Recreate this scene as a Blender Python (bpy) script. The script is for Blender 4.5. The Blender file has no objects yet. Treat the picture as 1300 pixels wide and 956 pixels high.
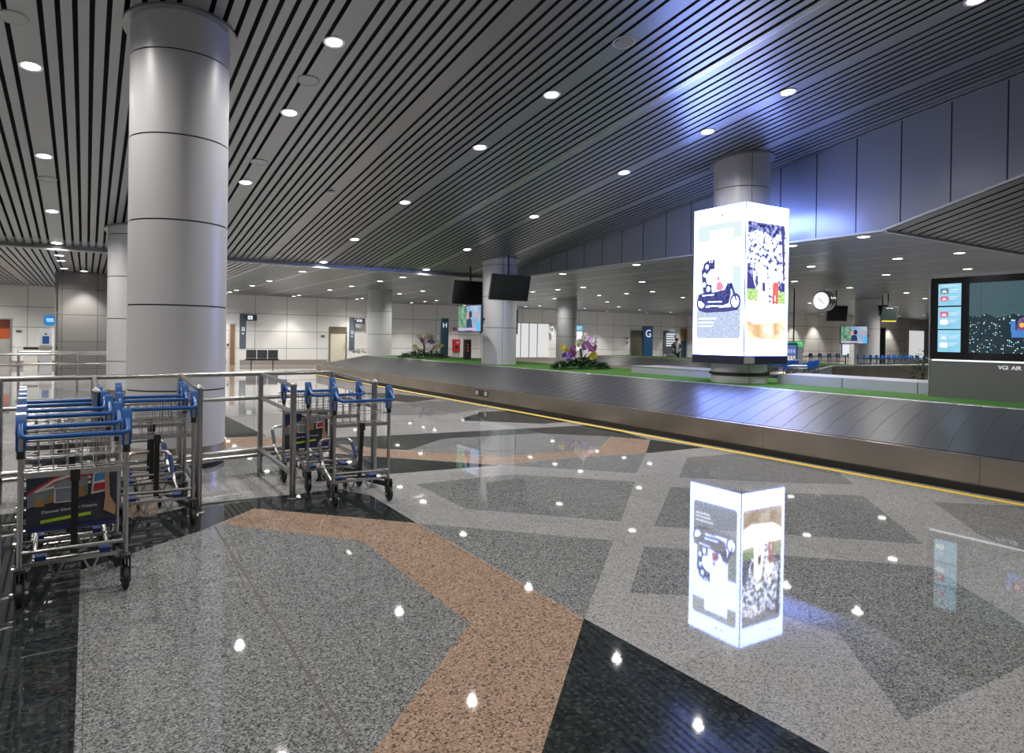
import bpy, bmesh, math, random
from mathutils import Vector, Matrix
from mathutils.geometry import delaunay_2d_cdt
random.seed(7)
C = bpy.context.scene.collection
PI = math.pi
LB = 10.5            # lightbox panels
EXPOSURE = 0.78

# ------------------------------------------------------------------ camera
F, CX, CY, H = 866.0, 650.0, 433.0, 1.6
YAW, ROLL, PITCH = math.atan(540/866.0), math.atan(.0145), -3.3/866.0
_c, _s = math.cos(YAW), math.sin(YAW)
fw = Vector((_s*math.cos(PITCH), _c*math.cos(PITCH), math.sin(PITCH)))
r0 = Vector((_c, -_s, 0)); u0 = r0.cross(fw)
rt = r0*math.cos(ROLL)+u0*math.sin(ROLL); up = u0*math.cos(ROLL)-r0*math.sin(ROLL)
cam = bpy.data.cameras.new('camera'); co = bpy.data.objects.new('camera', cam); C.objects.link(co)
m = Matrix((rt, up, -fw)).transposed().to_4x4(); m.translation = (0, 0, H); co.matrix_world = m
cam.sensor_width = 36; cam.lens = F/1300*36; cam.shift_y = -(478-CY)/1300; cam.clip_end = 300
cam.clip_start = .05
bpy.context.scene.camera = co

def ray(px, py): return fw + rt*((px-CX)/F) - up*((py-CY)/F)
def at(px, py, z=0.0):
    d = ray(px, py); t = (z-H)/d.z; return (d.x*t, d.y*t)

# ------------------------------------------------------------------ materials
def nt(name):
    mt = bpy.data.materials.new(name); mt.use_nodes = True
    return mt, mt.node_tree.nodes, mt.node_tree.links, mt.node_tree.nodes['Principled BSDF']
def mat(name, col, rough=.5, metal=0.0, emit=None, es=0.0, bump=0.0, bscale=40, var=0.0, vscale=6, spec=None, aniso=None):
    mt, N, L, b = nt(name)
    b.inputs['Base Color'].default_value = (*col, 1); b.inputs['Roughness'].default_value = rough
    b.inputs['Metallic'].default_value = metal
    if spec is not None: b.inputs['Specular IOR Level'].default_value = spec
    if emit: b.inputs['Emission Color'].default_value = (*emit, 1); b.inputs['Emission Strength'].default_value = es
    if bump or var:
        tc = N.new('ShaderNodeTexCoord'); nz = N.new('ShaderNodeTexNoise'); L.new(tc.outputs['Object'], nz.inputs['Vector'])
        nz.inputs['Scale'].default_value = bscale if bump else vscale
        if bump:
            bp = N.new('ShaderNodeBump'); bp.inputs['Strength'].default_value = bump; bp.inputs['Distance'].default_value = .01
            L.new(nz.outputs['Fac'], bp.inputs['Height']); L.new(bp.outputs['Normal'], b.inputs['Normal'])
        if var:
            n2 = N.new('ShaderNodeTexNoise'); n2.inputs['Scale'].default_value = vscale; n2.inputs['Detail'].default_value = 4
            L.new(tc.outputs['Object'], n2.inputs['Vector'])
            mr = N.new('ShaderNodeMapRange'); mr.inputs['To Min'].default_value = 1-var; mr.inputs['To Max'].default_value = 1+var
            mr.inputs['From Min'].default_value = .3; mr.inputs['From Max'].default_value = .7
            L.new(n2.outputs['Fac'], mr.inputs['Value'])
            mx = N.new('ShaderNodeVectorMath'); mx.operation = 'SCALE'; mx.inputs[0].default_value = col
            L.new(mr.outputs['Result'], mx.inputs['Scale']); L.new(mx.outputs['Vector'], b.inputs['Base Color'])
    return mt
def granite(name, cols, scale=125, rough=.03, spec=.5, streak=0.0):
    mt, N, L, b = nt(name)
    g = N.new('ShaderNodeNewGeometry')
    v = N.new('ShaderNodeTexVoronoi'); v.inputs['Scale'].default_value = scale; L.new(g.outputs['Position'], v.inputs['Vector'])
    sp = N.new('ShaderNodeSeparateColor'); L.new(v.outputs['Color'], sp.inputs['Color'])
    r = N.new('ShaderNodeValToRGB'); L.new(sp.outputs['Red'], r.inputs['Fac']); r.color_ramp.interpolation = 'CONSTANT'
    e = r.color_ramp.elements
    while len(e) < len(cols): e.new(.5)
    for i, (p, c) in enumerate(cols): e[i].position = p; e[i].color = (*c, 1)
    # tile to tile change of tone and thin joints of the slabs
    vm = N.new('ShaderNodeVectorMath'); vm.operation = 'SCALE'; vm.inputs['Scale'].default_value = 1/1.2
    L.new(g.outputs['Position'], vm.inputs[0])
    fl = N.new('ShaderNodeVectorMath'); fl.operation = 'FLOOR'; L.new(vm.outputs['Vector'], fl.inputs[0])
    fr = N.new('ShaderNodeVectorMath'); fr.operation = 'FRACTION'; L.new(vm.outputs['Vector'], fr.inputs[0])
    wn = N.new('ShaderNodeTexWhiteNoise'); wn.noise_dimensions = '2D'; L.new(fl.outputs['Vector'], wn.inputs['Vector'])
    mr = N.new('ShaderNodeMapRange'); mr.inputs['To Min'].default_value = .94; mr.inputs['To Max'].default_value = 1.05
    L.new(wn.outputs['Value'], mr.inputs['Value'])
    sx = N.new('ShaderNodeSeparateXYZ'); L.new(fr.outputs['Vector'], sx.inputs[0])
    mn = N.new('ShaderNodeMath'); mn.operation = 'MINIMUM'; L.new(sx.outputs['X'], mn.inputs[0]); L.new(sx.outputs['Y'], mn.inputs[1])
    gt = N.new('ShaderNodeMath'); gt.operation = 'GREATER_THAN'; gt.inputs[1].default_value = .0035; L.new(mn.outputs[0], gt.inputs[0])
    m2 = N.new('ShaderNodeMapRange'); m2.inputs['To Min'].default_value = .55; L.new(gt.outputs[0], m2.inputs['Value'])
    mm = N.new('ShaderNodeMath'); mm.operation = 'MULTIPLY'; L.new(mr.outputs['Result'], mm.inputs[0]); L.new(m2.outputs['Result'], mm.inputs[1])
    ms = N.new('ShaderNodeVectorMath'); ms.operation = 'SCALE'; L.new(r.outputs['Color'], ms.inputs[0]); L.new(mm.outputs[0], ms.inputs['Scale'])
    out = ms.outputs['Vector']
    L.new(out, b.inputs['Base Color'])
    b.inputs['Roughness'].default_value = rough; b.inputs['Specular IOR Level'].default_value = spec
    if streak:
        nz = N.new('ShaderNodeTexNoise'); nz.inputs['Scale'].default_value = 3
        mp = N.new('ShaderNodeMapping'); mp.inputs['Rotation'].default_value = (0, 0, .5); mp.inputs['Scale'].default_value = (9, .8, 1)
        L.new(g.outputs['Position'], mp.inputs['Vector']); L.new(mp.outputs['Vector'], nz.inputs['Vector'])
        mr2 = N.new('ShaderNodeMapRange'); mr2.inputs['To Min'].default_value = 1-streak; mr2.inputs['To Max'].default_value = 1+streak
        mr2.inputs['From Min'].default_value = .35; mr2.inputs['From Max'].default_value = .65
        L.new(nz.outputs['Fac'], mr2.inputs['Value'])
        ms2 = N.new('ShaderNodeVectorMath'); ms2.operation = 'SCALE'; L.new(out, ms2.inputs[0]); L.new(mr2.outputs['Result'], ms2.inputs['Scale'])
        L.new(ms2.outputs['Vector'], b.inputs['Base Color'])
    return mt
def panelmat(name, col, axis, sp, off, zj, rough=.35, metal=0.0, w=.012, var=.03, dark=.25):
    """cladding panels: joints every sp along world axis (0 x, 1 y), and at the heights zj"""
    mt, N, L, b = nt(name)
    g = N.new('ShaderNodeNewGeometry'); s = N.new('ShaderNodeSeparateXYZ'); L.new(g.outputs['Position'], s.inputs[0])
    def M(op, a, c=None):
        n = N.new('ShaderNodeMath'); n.operation = op
        for i, x in enumerate((a, c)):
            if x is None: continue
            if isinstance(x, (int, float)): n.inputs[i].default_value = x
            else: L.new(x, n.inputs[i])
        return n.outputs[0]
    q = M('DIVIDE', M('SUBTRACT', s.outputs[axis], off), sp)
    lines = [M('LESS_THAN', M('ABSOLUTE', M('SUBTRACT', M('FRACT', M('ADD', q, .5)), .5)), w/sp)]
    row = None
    for z in zj:
        lines.append(M('LESS_THAN', M('ABSOLUTE', M('SUBTRACT', s.outputs[2], z)), w))
        gz = M('GREATER_THAN', s.outputs[2], z); row = gz if row is None else M('ADD', row, gz)
    j = lines[0]
    for l in lines[1:]: j = M('MAXIMUM', j, l)
    cb = N.new('ShaderNodeCombineXYZ'); L.new(M('FLOOR', q), cb.inputs[0])
    if row is not None: L.new(row, cb.inputs[1])
    wn = N.new('ShaderNodeTexWhiteNoise'); wn.noise_dimensions = '2D'; L.new(cb.outputs[0], wn.inputs['Vector'])
    k = M('ADD', M('MULTIPLY', wn.outputs['Value'], 2*var), 1-var)
    k = M('MULTIPLY', k, M('SUBTRACT', 1.0, M('MULTIPLY', j, 1-dark)))
    ms = N.new('ShaderNodeVectorMath'); ms.operation = 'SCALE'; ms.inputs[0].default_value = col; L.new(k, ms.inputs['Scale'])
    L.new(ms.outputs['Vector'], b.inputs['Base Color']); b.inputs['Roughness'].default_value = rough; b.inputs['Metallic'].default_value = metal
    return mt
def emitmat(name, col, st=1.0):
    mt = mat(name, (.01, .01, .01), .2, emit=col, es=st, spec=.25); return mt
def noise_emit(name, c0, c1, scale, lo, hi, st=1.0, detail=6, stretch=None):
    mt, N, L, b = nt(name)
    tc = N.new('ShaderNodeTexCoord'); nz = N.new('ShaderNodeTexNoise'); nz.inputs['Scale'].default_value = scale; nz.inputs['Detail'].default_value = detail
    if stretch:
        mp = N.new('ShaderNodeMapping'); mp.inputs['Scale'].default_value = stretch
        L.new(tc.outputs['Object'], mp.inputs['Vector']); L.new(mp.outputs['Vector'], nz.inputs['Vector'])
    else: L.new(tc.outputs['Object'], nz.inputs['Vector'])
    r = N.new('ShaderNodeValToRGB'); r.color_ramp.elements[0].position = lo; r.color_ramp.elements[1].position = hi
    r.color_ramp.elements[0].color = (*c0, 1); r.color_ramp.elements[1].color = (*c1, 1)
    L.new(nz.outputs['Fac'], r.inputs['Fac']); L.new(r.outputs['Color'], b.inputs['Emission Color'])
    b.inputs['Emission Strength'].default_value = st; b.inputs['Base Color'].default_value = (.02, .02, .02, 1)
    b.inputs['Roughness'].default_value = .35
    return mt

M = {}
M['slat'] = mat('ceiling slat painted aluminium', (.29, .295, .30), .32, .6)
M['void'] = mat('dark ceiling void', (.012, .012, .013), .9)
M['trimwhite'] = mat('ceiling edge trim', (.6, .6, .58), .4)
M['bulk'] = panelmat('bulkhead cladding', (.31, .325, .365), 1, .84, 9.29, [], rough=.32, metal=.35, w=.013, var=.04, dark=.12)
M['wallp'] = panelmat('white wall cladding', (.70, .69, .67), 0, 1.66, 7.65, [.87, 1.8, 2.73], rough=.3, w=.012)
M['wallr'] = panelmat('grey wall cladding', (.64, .61, .57), 0, 1.6, .3, [1.0, 1.9, 2.8], rough=.3, w=.014)
M['wally'] = panelmat('side wall cladding', (.66, .65, .63), 1, 1.66, .2, [.87, 1.8, 2.73], rough=.3)
M['plinth'] = mat('brown granite plinth', (.27, .24, .22), .25, var=.1, vscale=30)
M['pillar'] = panelmat('grey granite pillar cladding', (.125, .12, .115), 0, 1.05, .32, [.33, 1.27, 2.2, 3.1], rough=.35, w=.01, var=.08, dark=.4)
M['column'] = mat('column cladding', (.56, .56, .57), .38, .1)
M['joint'] = mat('dark joint', (.03, .03, .03), .7)
M['steel'] = mat('brushed stainless steel', (.50, .49, .475), .24, 1.0, bump=.05, bscale=60)
M['satin'] = mat('satin steel tube', (.50, .49, .47), .25, 1.0)
M['bronze'] = mat('bronze steel skirt', (.47, .42, .355), .3, 1.0, var=.12, vscale=1.3)
M['black'] = mat('black rubber', (.012, .012, .013), .55)
M['blackgloss'] = mat('black glass', (.008, .008, .01), .08)
M['darkplastic'] = mat('dark grey plastic', (.035, .037, .04), .4)
M['blue'] = mat('blue plastic handle', (.006, .085, .31), .3)
M['belt'] = mat('dark carousel plate', (.030, .031, .036), .36, .0, bump=.15, bscale=25, var=.15, vscale=3)
M['turf'] = mat('artificial turf', (.035, .135, .006), .9, bump=1.0, bscale=160, var=.35, vscale=70)
M['white'] = mat('white painted board', (.38, .395, .42), .4)
M['greybox'] = mat('warm grey cabinet', (.17, .175, .17), .4, .3)
M['alum'] = mat('aluminium trim', (.7, .7, .72), .3, 1.0)
M['yellow'] = mat('yellow floor tape', (.75, .50, .03), .45)
M['brass'] = mat('expansion joint strip', (.075, .055, .038), .5)
GL = [(0, (.15, .15, .15)), (.12, (.27, .268, .262)), (.4, (.34, .337, .33)), (.8, (.42, .415, .405))]
GM = [(0, (.07, .073, .072)), (.22, (.165, .17, .168)), (.55, (.235, .24, .237)), (.85, (.34, .345, .34))]
GT = [(0, (.11, .085, .068)), (.16, (.29, .195, .138)), (.5, (.375, .255, .182)), (.85, (.46, .34, .26))]
GB = [(0, (.014, .017, .017)), (.4, (.024, .029, .028)), (.8, (.04, .046, .045))]
M['g_light'] = granite('light granite', GL); M['g_mid'] = granite('mid grey granite', GM)
M['g_tan'] = granite('tan granite', GT, 110); M['g_black'] = granite('black granite', GB, 60, streak=.14)
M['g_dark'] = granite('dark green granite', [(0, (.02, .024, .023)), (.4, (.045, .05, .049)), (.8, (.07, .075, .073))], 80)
M['lamp'] = emitmat('downlight lamp', (1, .97, .92), 7)
M['lamprim'] = mat('downlight reflector', (.85, .85, .85), .25)

# ------------------------------------------------------------------ mesh builder
class MB:
    def __init__(s): s.v = []; s.f = []; s.m = []; s.k = 0
    def add(s, vs, fs):
        o = len(s.v); s.v += [tuple(v) for v in vs]
        for f in fs: s.f.append(tuple(i+o for i in f)); s.m.append(s.k)
        return s
    def box(s, x0, x1, y0, y1, z0, z1):
        return s.add([(x0, y0, z0), (x1, y0, z0), (x1, y1, z0), (x0, y1, z0), (x0, y0, z1), (x1, y0, z1), (x1, y1, z1), (x0, y1, z1)],
                     [(0, 3, 2, 1), (4, 5, 6, 7), (0, 1, 5, 4), (1, 2, 6, 5), (2, 3, 7, 6), (3, 0, 4, 7)])
    def bar(s, a, b, w, h, upv=(0, 0, 1)):
        a = Vector(a); b = Vector(b); d = (b-a).normalized(); r = d.cross(Vector(upv)).normalized()*w/2; u = r.cross(d).normalized()*h/2
        vs = [a-r-u, a+r-u, a+r+u, a-r+u, b-r-u, b+r-u, b+r+u, b-r+u]
        return s.add(vs, [(0, 3, 2, 1), (4, 5, 6, 7), (0, 1, 5, 4), (1, 2, 6, 5), (2, 3, 7, 6), (3, 0, 4, 7)][::1])
    def tube(s, pts, r, seg=8, closed=False):
        P = [Vector(p) for p in pts]; n = len(P); rings = []; prev = None
        for i, p in enumerate(P):
            if closed: t = (P[(i+1) % n]-P[i-1]).normalized()
            else: t = ((P[i+1] if i < n-1 else P[i])-(P[i-1] if i else P[i])).normalized()
            if prev is None:
                a = Vector((0, 0, 1)) if abs(t.z) < .9 else Vector((1, 0, 0)); x = t.cross(a).normalized()
            else: x = (prev-t*prev.dot(t)).normalized()
            prev = x; y = t.cross(x); rr = r[i] if isinstance(r, (list, tuple)) else r
            rings.append([p+(x*math.cos(2*PI*k/seg)+y*math.sin(2*PI*k/seg))*rr for k in range(seg)])
        vs = [q for R in rings for q in R]; fs = []
        for i in range(n if closed else n-1):
            j = (i+1) % n
            for k in range(seg): fs.append((i*seg+k, i*seg+(k+1) % seg, j*seg+(k+1) % seg, j*seg+k))
        if not closed: fs += [tuple(range(seg))[::-1], tuple((n-1)*seg+k for k in range(seg))]
        return s.add(vs, fs)
    def lathe(s, prof, c=(0, 0, 0), seg=24, axis='z', cap=True):
        vs = []; fs = []; n = len(prof)
        for (r, z) in prof:
            for k in range(seg):
                a = 2*PI*k/seg; x, y = r*math.cos(a), r*math.sin(a)
                p = (x, y, z) if axis == 'z' else ((x, z, y) if axis == 'y' else (z, x, y))
                vs.append((p[0]+c[0], p[1]+c[1], p[2]+c[2]))
        for i in range(n-1):
            for k in range(seg): fs.append((i*seg+k, i*seg+(k+1) % seg, (i+1)*seg+(k+1) % seg, (i+1)*seg+k))
        if cap: fs += [tuple(range(seg))[::-1], tuple((n-1)*seg+k for k in range(seg))]
        return s.add(vs, fs)
    def prism(s, poly, z0, z1, tr=None):
        n = len(poly); vs = [(x, y, z0) for x, y in poly]+[(x, y, z1) for x, y in poly]
        if tr: vs = [tr(*v) for v in vs]
        fs = [tuple(range(n))[::-1], tuple(range(n, 2*n))]+[(i, (i+1) % n, n+(i+1) % n, n+i) for i in range(n)]
        return s.add(vs, fs)
    def build(s, name, mats, parent=None, smooth=40, loc=None):
        me = bpy.data.meshes.new(name); me.from_pydata(s.v, [], s.f)
        mats = mats if isinstance(mats, (list, tuple)) else [mats]
        for q in mats: me.materials.append(q)
        me.polygons.foreach_set('material_index', s.m)
        bm = bmesh.new(); bm.from_mesh(me); bmesh.ops.recalc_face_normals(bm, faces=bm.faces[:]); bm.to_mesh(me); bm.free()
        if smooth:
            me.polygons.foreach_set('use_smooth', [True]*len(me.polygons)); me.set_sharp_from_angle(angle=math.radians(smooth))
        o = bpy.data.objects.new(name, me); C.objects.link(o)
        if parent: o.parent = parent
        if loc: o.location = loc
        return o
def fillet(pts, r, n=4):
    P = [Vector(p) for p in pts]; out = [P[0]]
    for i in range(1, len(P)-1):
        a = (P[i-1]-P[i]); b = (P[i+1]-P[i]); d = min(r, a.length*.45, b.length*.45)
        p0 = P[i]+a.normalized()*d; p1 = P[i]+b.normalized()*d
        for k in range(n+1):
            t = k/n; out.append(p0*(1-t)**2+P[i]*2*t*(1-t)+p1*t*t)
    return out+[P[-1]]
def empty(name, loc=(0, 0, 0), rz=0):
    o = bpy.data.objects.new(name, None); C.objects.link(o); o.location = loc; o.rotation_euler = (0, 0, rz); o.empty_display_size = .1; return o
def tag(o, label, cat, group=None, kind=None):
    o['label'] = label; o['category'] = cat
    if group: o['group'] = group
    if kind: o['kind'] = kind
    return o
def struct(o): o['kind'] = 'structure'; return o
def kids(o): return [c for c in list(o.children)]
def copy_tree(o, parent=None):
    ch = kids(o); c = o.copy(); C.objects.link(c)
    if parent: c.parent = parent
    for k in ch: copy_tree(k, c)
    return c
def text_mesh(name, body, size, mtl, parent, mw, ext=.003, align='LEFT'):
    cu = bpy.data.curves.new(name, 'FONT'); cu.body = body; cu.size = size; cu.extrude = ext; cu.align_x = align; cu.resolution_u = 3
    t = bpy.data.objects.new(name+'_tmp', cu); C.objects.link(t)
    dg = bpy.context.evaluated_depsgraph_get(); me = bpy.data.meshes.new_from_object(t.evaluated_get(dg))
    bpy.data.objects.remove(t); me.materials.clear(); me.materials.append(mtl)
    o = bpy.data.objects.new(name, me); C.objects.link(o)
    if parent: o.parent = parent
    o.matrix_local = mw
    return o
def face_frame(org, xdir, zdir=(0, 0, 1)):
    """matrix: local x along xdir, local y up, local z out of the face"""
    x = Vector(xdir).normalized(); y = Vector(zdir).normalized(); z = x.cross(y)
    mm = Matrix((x, y, z)).transposed().to_4x4(); mm.translation = org; return mm
ORD = ['first', 'second', 'third', 'fourth', 'fifth', 'sixth', 'seventh', 'eighth', 'ninth', 'tenth', 'eleventh', 'twelfth', 'thirteenth', 'fourteenth', 'fifteenth', 'sixteenth', 'seventeenth', 'eighteenth', 'nineteenth', 'twentieth']

# ------------------------------------------------------------------ setting
def zs(u): return 3.78+.13*(21-u)            # slatted slope over the carousel hall
def zr(u): return 3.7+.2655*(7.1-u)          # slatted slope beyond the bulkhead
V0, V1, U0, U1 = -9.0, 64.0, -8.0, 42.0
BV = 12.45
# floor -------------------------------------------------------------
def fp(pts): return [at(x, y) for x, y in pts]
layers = [('g_light', [(V0, U0), (V1, U0), (V1, U1), (V0, U1)])]
for mt, pts in [
    ('g_mid', [(102, 724), (258, 672.7), (278, 665), (420, 682), (460.6, 687), (596, 792), (540, 866), (438, 1003), (92, 1003), (97, 866)]),
    ('g_tan', [(278, 665), (323, 645.4), (528.5, 663.9), (741.5, 785), (716, 866), (673, 1003), (438, 1003), (540, 866), (596, 792), (460.6, 687), (420, 682)]),
    ('g_black', [(323, 645.4), (528.5, 663.9), (471, 629), (431, 621), (369, 628), (262, 638.5), (201, 652), (166, 657), (120, 640), (-60, 660), (-160, 760), (-200, 1003), (92, 1003), (97, 866), (102, 724), (258, 672.7)]),
    ('g_tan', [(166, 656.5), (201, 652), (196, 634), (100, 640)]),
    ('g_mid', [(531, 664.5), (779, 686), (742, 785)]),
    ('g_mid', [(528, 614.8), (650, 602), (806, 611.4), (788, 662), (592.6, 646.3)]),
    ('g_black', [(420, 575), (494.6, 581), (635, 590.6), (496, 601.7), (400, 612)]),
    ('g_tan', [(240, 553), (352, 555), (480, 570), (538, 574), (644, 579), (760.6, 570), (778, 554), (826, 558.5), (820.5, 575.4), (722, 580.4), (635, 590), (494.6, 581), (352, 566), (240, 569)]),
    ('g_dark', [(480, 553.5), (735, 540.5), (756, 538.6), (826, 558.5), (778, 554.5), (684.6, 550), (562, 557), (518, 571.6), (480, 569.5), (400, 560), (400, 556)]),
    ('g_mid', [(518, 571.6), (562, 557), (684.6, 550), (776, 554.3), (760.6, 570), (643.7, 579), (538, 574)]),
    ('g_mid', [(637, 590.5), (722, 580.8), (820, 575.5), (807.5, 600.6)]),
    ('g_black', [(826, 558), (893, 568.3), (820, 575.5)]),
    ('g_mid', [(872, 581), (950, 574.5), (1055, 592), (1084, 615), (992, 613), (862, 606)]),
    ('g_mid', [(852, 618), (992, 625.5), (1095, 629), (1172.6, 691), (996, 678.5), (830, 668)]),
    ('g_mid', [(818, 694), (992, 705), (1180, 719), (1300, 792), (1330, 830), (1257, 866), (1150, 915), (1066, 806), (930, 760), (800, 752)]),
    ('g_mid', [(1185, 637.5), (1300, 642.5), (1420, 668), (1420, 760), (1300, 703), (1243, 679)]),
    ('g_black', [(741.5, 785), (889.5, 866.4), (1140, 1003), (673, 1003), (716, 866)]),
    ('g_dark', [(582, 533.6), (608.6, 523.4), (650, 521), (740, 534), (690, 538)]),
    ('g_black', [(440, 497), (500, 500), (556, 506), (520, 511), (470, 507)]),
    ('g_mid', [(500, 512), (570, 509), (620, 518), (560, 527), (480, 527)]),
    ('g_black', [(230, 505), (285, 527), (338, 553.6), (280, 556), (200, 552)]),
    ('g_mid', [(255, 578), (365, 577), (380, 604), (258, 606)]),
    ('g_mid', [(0, 500), (60, 492), (150, 500), (120, 530), (0, 540)]),
    ('brass', [(270.5, 667.5), (273.5, 667.5), (456, 956), (452, 956)]),
]: layers.append((mt, fp(pts)))
vs, fs = [], []
for mt, p in layers:
    if sum(p[i-1][0]*p[i][1]-p[i][0]*p[i-1][1] for i in range(len(p))) < 0: p = p[::-1]
    fs.append(list(range(len(vs), len(vs)+len(p)))); vs += [Vector(q) for q in p]
ov, oe, of, _, _, og = delaunay_2d_cdt(vs, [], fs, 1, 1e-5)
mts = ['g_light', 'g_mid', 'g_tan', 'g_black', 'g_dark', 'brass']
fb = MB()
for f, g in zip(of, og):
    if not g: continue
    fb.k = mts.index(layers[max(g)][0]); fb.add([], [])
    fb.f.append(tuple(f)); fb.m.append(fb.k)
fb.v = [(p.x, p.y, 0) for p in ov]
struct(fb.build('floor', [M[k] for k in mts], smooth=0))
# slatted ceilings -----------------------------------------------------
gaps = []
k = -5
while True:
    c = -.66+1.69*k
    if c > 13: break
    e = [c-.17+.34] + [c+.17+.17*i for i in range(1, 8)]
    gaps += [c+.17+.1687*i for i in range(0, 9)]
    k += 1
gaps = sorted(set(round(g, 4) for g in gaps))
slopes = MB()
GW = .056
def slat(b, v0, v1, pts, t=.010):
    # pts: list of (u, z) along the slat
    n = len(pts); vs = []; fs = []
    for u, z in pts: vs += [(v0, u, z), (v1, u, z), (v1, u, z+t), (v0, u, z+t)]
    for i in range(n-1):
        a = 4*i
        for j in range(4): fs.append((a+j, a+(j+1) % 4, a+4+(j+1) % 4, a+4+j))
    fs += [(0, 1, 2, 3), (4*n-4, 4*n-1, 4*n-2, 4*n-3)]
    b.add(vs, fs)
edges = [g for g in gaps if g < BV]
for a, b_ in zip(edges, edges[1:]+[BV+GW/2]):
    if b_-a < .06: continue
    slat(slopes, a+GW/2, b_-GW/2, [(U0, zs(U0)), (20.86, zs(20.86))])
slopes.k = 1
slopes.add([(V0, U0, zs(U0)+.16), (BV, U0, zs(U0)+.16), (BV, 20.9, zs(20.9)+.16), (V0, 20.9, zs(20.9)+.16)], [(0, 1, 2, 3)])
slopes.k = 2
slopes.box(V0, BV, 20.84, 20.90, 3.675, 3.715); slopes.k = 0; slopes.box(V0, BV, 20.87, 20.90, 3.715, 3.86)
ce = struct(slopes.build('ceiling', [M['slat'], M['void'], M['trimwhite']], smooth=0))
flat = MB()
FW = .05
v = V0
while v < V1:
    w = .34 if abs(((v+.17+.66) % 1.69)) < .17 else .169
    pts = [(20.9, 3.7), (40.3, 3.7)] if v < BV else [(7.1, 3.7), (40.3, 3.7)]
    slat(flat, v+FW/2, v+w-FW/2, pts); v += w
v = BV+.1
while v < 40:
    slat(flat, v+.04, v+.30, [(U0, zr(U0)), (7.08, zr(7.08))], .004); v += .34
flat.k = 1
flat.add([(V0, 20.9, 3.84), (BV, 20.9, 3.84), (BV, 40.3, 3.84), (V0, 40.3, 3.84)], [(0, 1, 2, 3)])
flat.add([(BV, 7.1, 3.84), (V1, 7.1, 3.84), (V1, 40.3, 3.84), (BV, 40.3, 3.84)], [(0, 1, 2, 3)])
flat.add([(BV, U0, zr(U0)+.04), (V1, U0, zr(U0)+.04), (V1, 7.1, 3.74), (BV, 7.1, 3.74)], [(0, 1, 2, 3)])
flat.k = 2
flat.box(BV+.1, 40, 7.06, 7.12, 3.67, 3.72)
struct(flat.build('ceiling_low', [M['slat'], M['void'], M['trimwhite']], smooth=0)).name = 'ceiling.001'
# service rails let into the slope
b = MB()
for dv in (7.66, 7.70, 7.74): slat(b, dv, dv+.018, [(U0, zs(U0)-.012), (20.8, zs(20.8)-.012)], .01)
struct(b.build('trim_1', M['alum'], smooth=0))
# bulkhead
b = MB()
pr = [(20.9, 3.7), (7.1, 3.7), (U0, zr(U0)), (U0, zs(U0)+.1), (20.9, zs(20.9)+.05)]
b.prism(pr, BV, BV+.1, tr=lambda u, z, w: (w, u, z))
struct(b.build('wall_bulkhead', M['bulk'], smooth=0))
b = MB()
b.tube([(BV-.01, 20.85, 3.69), (BV-.01, 7.1, 3.69), (BV-.01, U0, zr(U0)-.01)], .022, 6)
struct(b.build('trim_2', M['trimwhite']))
# walls
b = MB(); b.box(V0, 14.3, 38.3, 38.5, 0, 3.72); b.box(14.3, 14.5, 38.3, 40.4, 0, 3.72); b.box(14.5, 42.2, 40.2, 40.4, 0, 3.72)
struct(b.build('wall_back', M['wallp'], smooth=0))
b = MB(); b.box(V0, -3.5, 38.26, 38.3, 0, .26); b.box(-2.9, 6.05, 38.26, 38.3, 0, .26); b.box(6.9, 11.55, 38.26, 38.3, 0, .26); b.box(12.8, 14.3, 38.26, 38.3, 0, .26); b.box(14.5, 35.8, 40.16, 40.2, 0, .26); b.box(37.4, 42, 40.16, 40.2, 0, .26)
struct(b.build('baseboard_back', M['plinth'], smooth=0))
b = MB(); b.box(42, 42.2, 31.3, 40.2, 0, 3.72)
struct(b.build('wall_side', M['wally'], smooth=0))
b = MB(); b.box(42.2, V1, 31.3, 31.5, 0, 3.72)
struct(b.build('wall_right', M['wallr'], smooth=0))
b = MB(); b.box(V1, V1+.2, U0, 31.5, 0, 8)
struct(b.build('wall_far_right', M['wally'], smooth=0))
b = MB(); b.box(V0-.2, V0, U0, 38.5, 0, 8)
struct(b.build('wall_left', M['wally'], smooth=0))
b = MB(); b.box(V0, V1, U0-.2, U0, 0, 8.4)
struct(b.build('wall_front', panelmat('front wall cladding', (.5, .49, .48), 0, 1.66, .2, [.87, 1.8, 2.73]), smooth=0))

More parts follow.
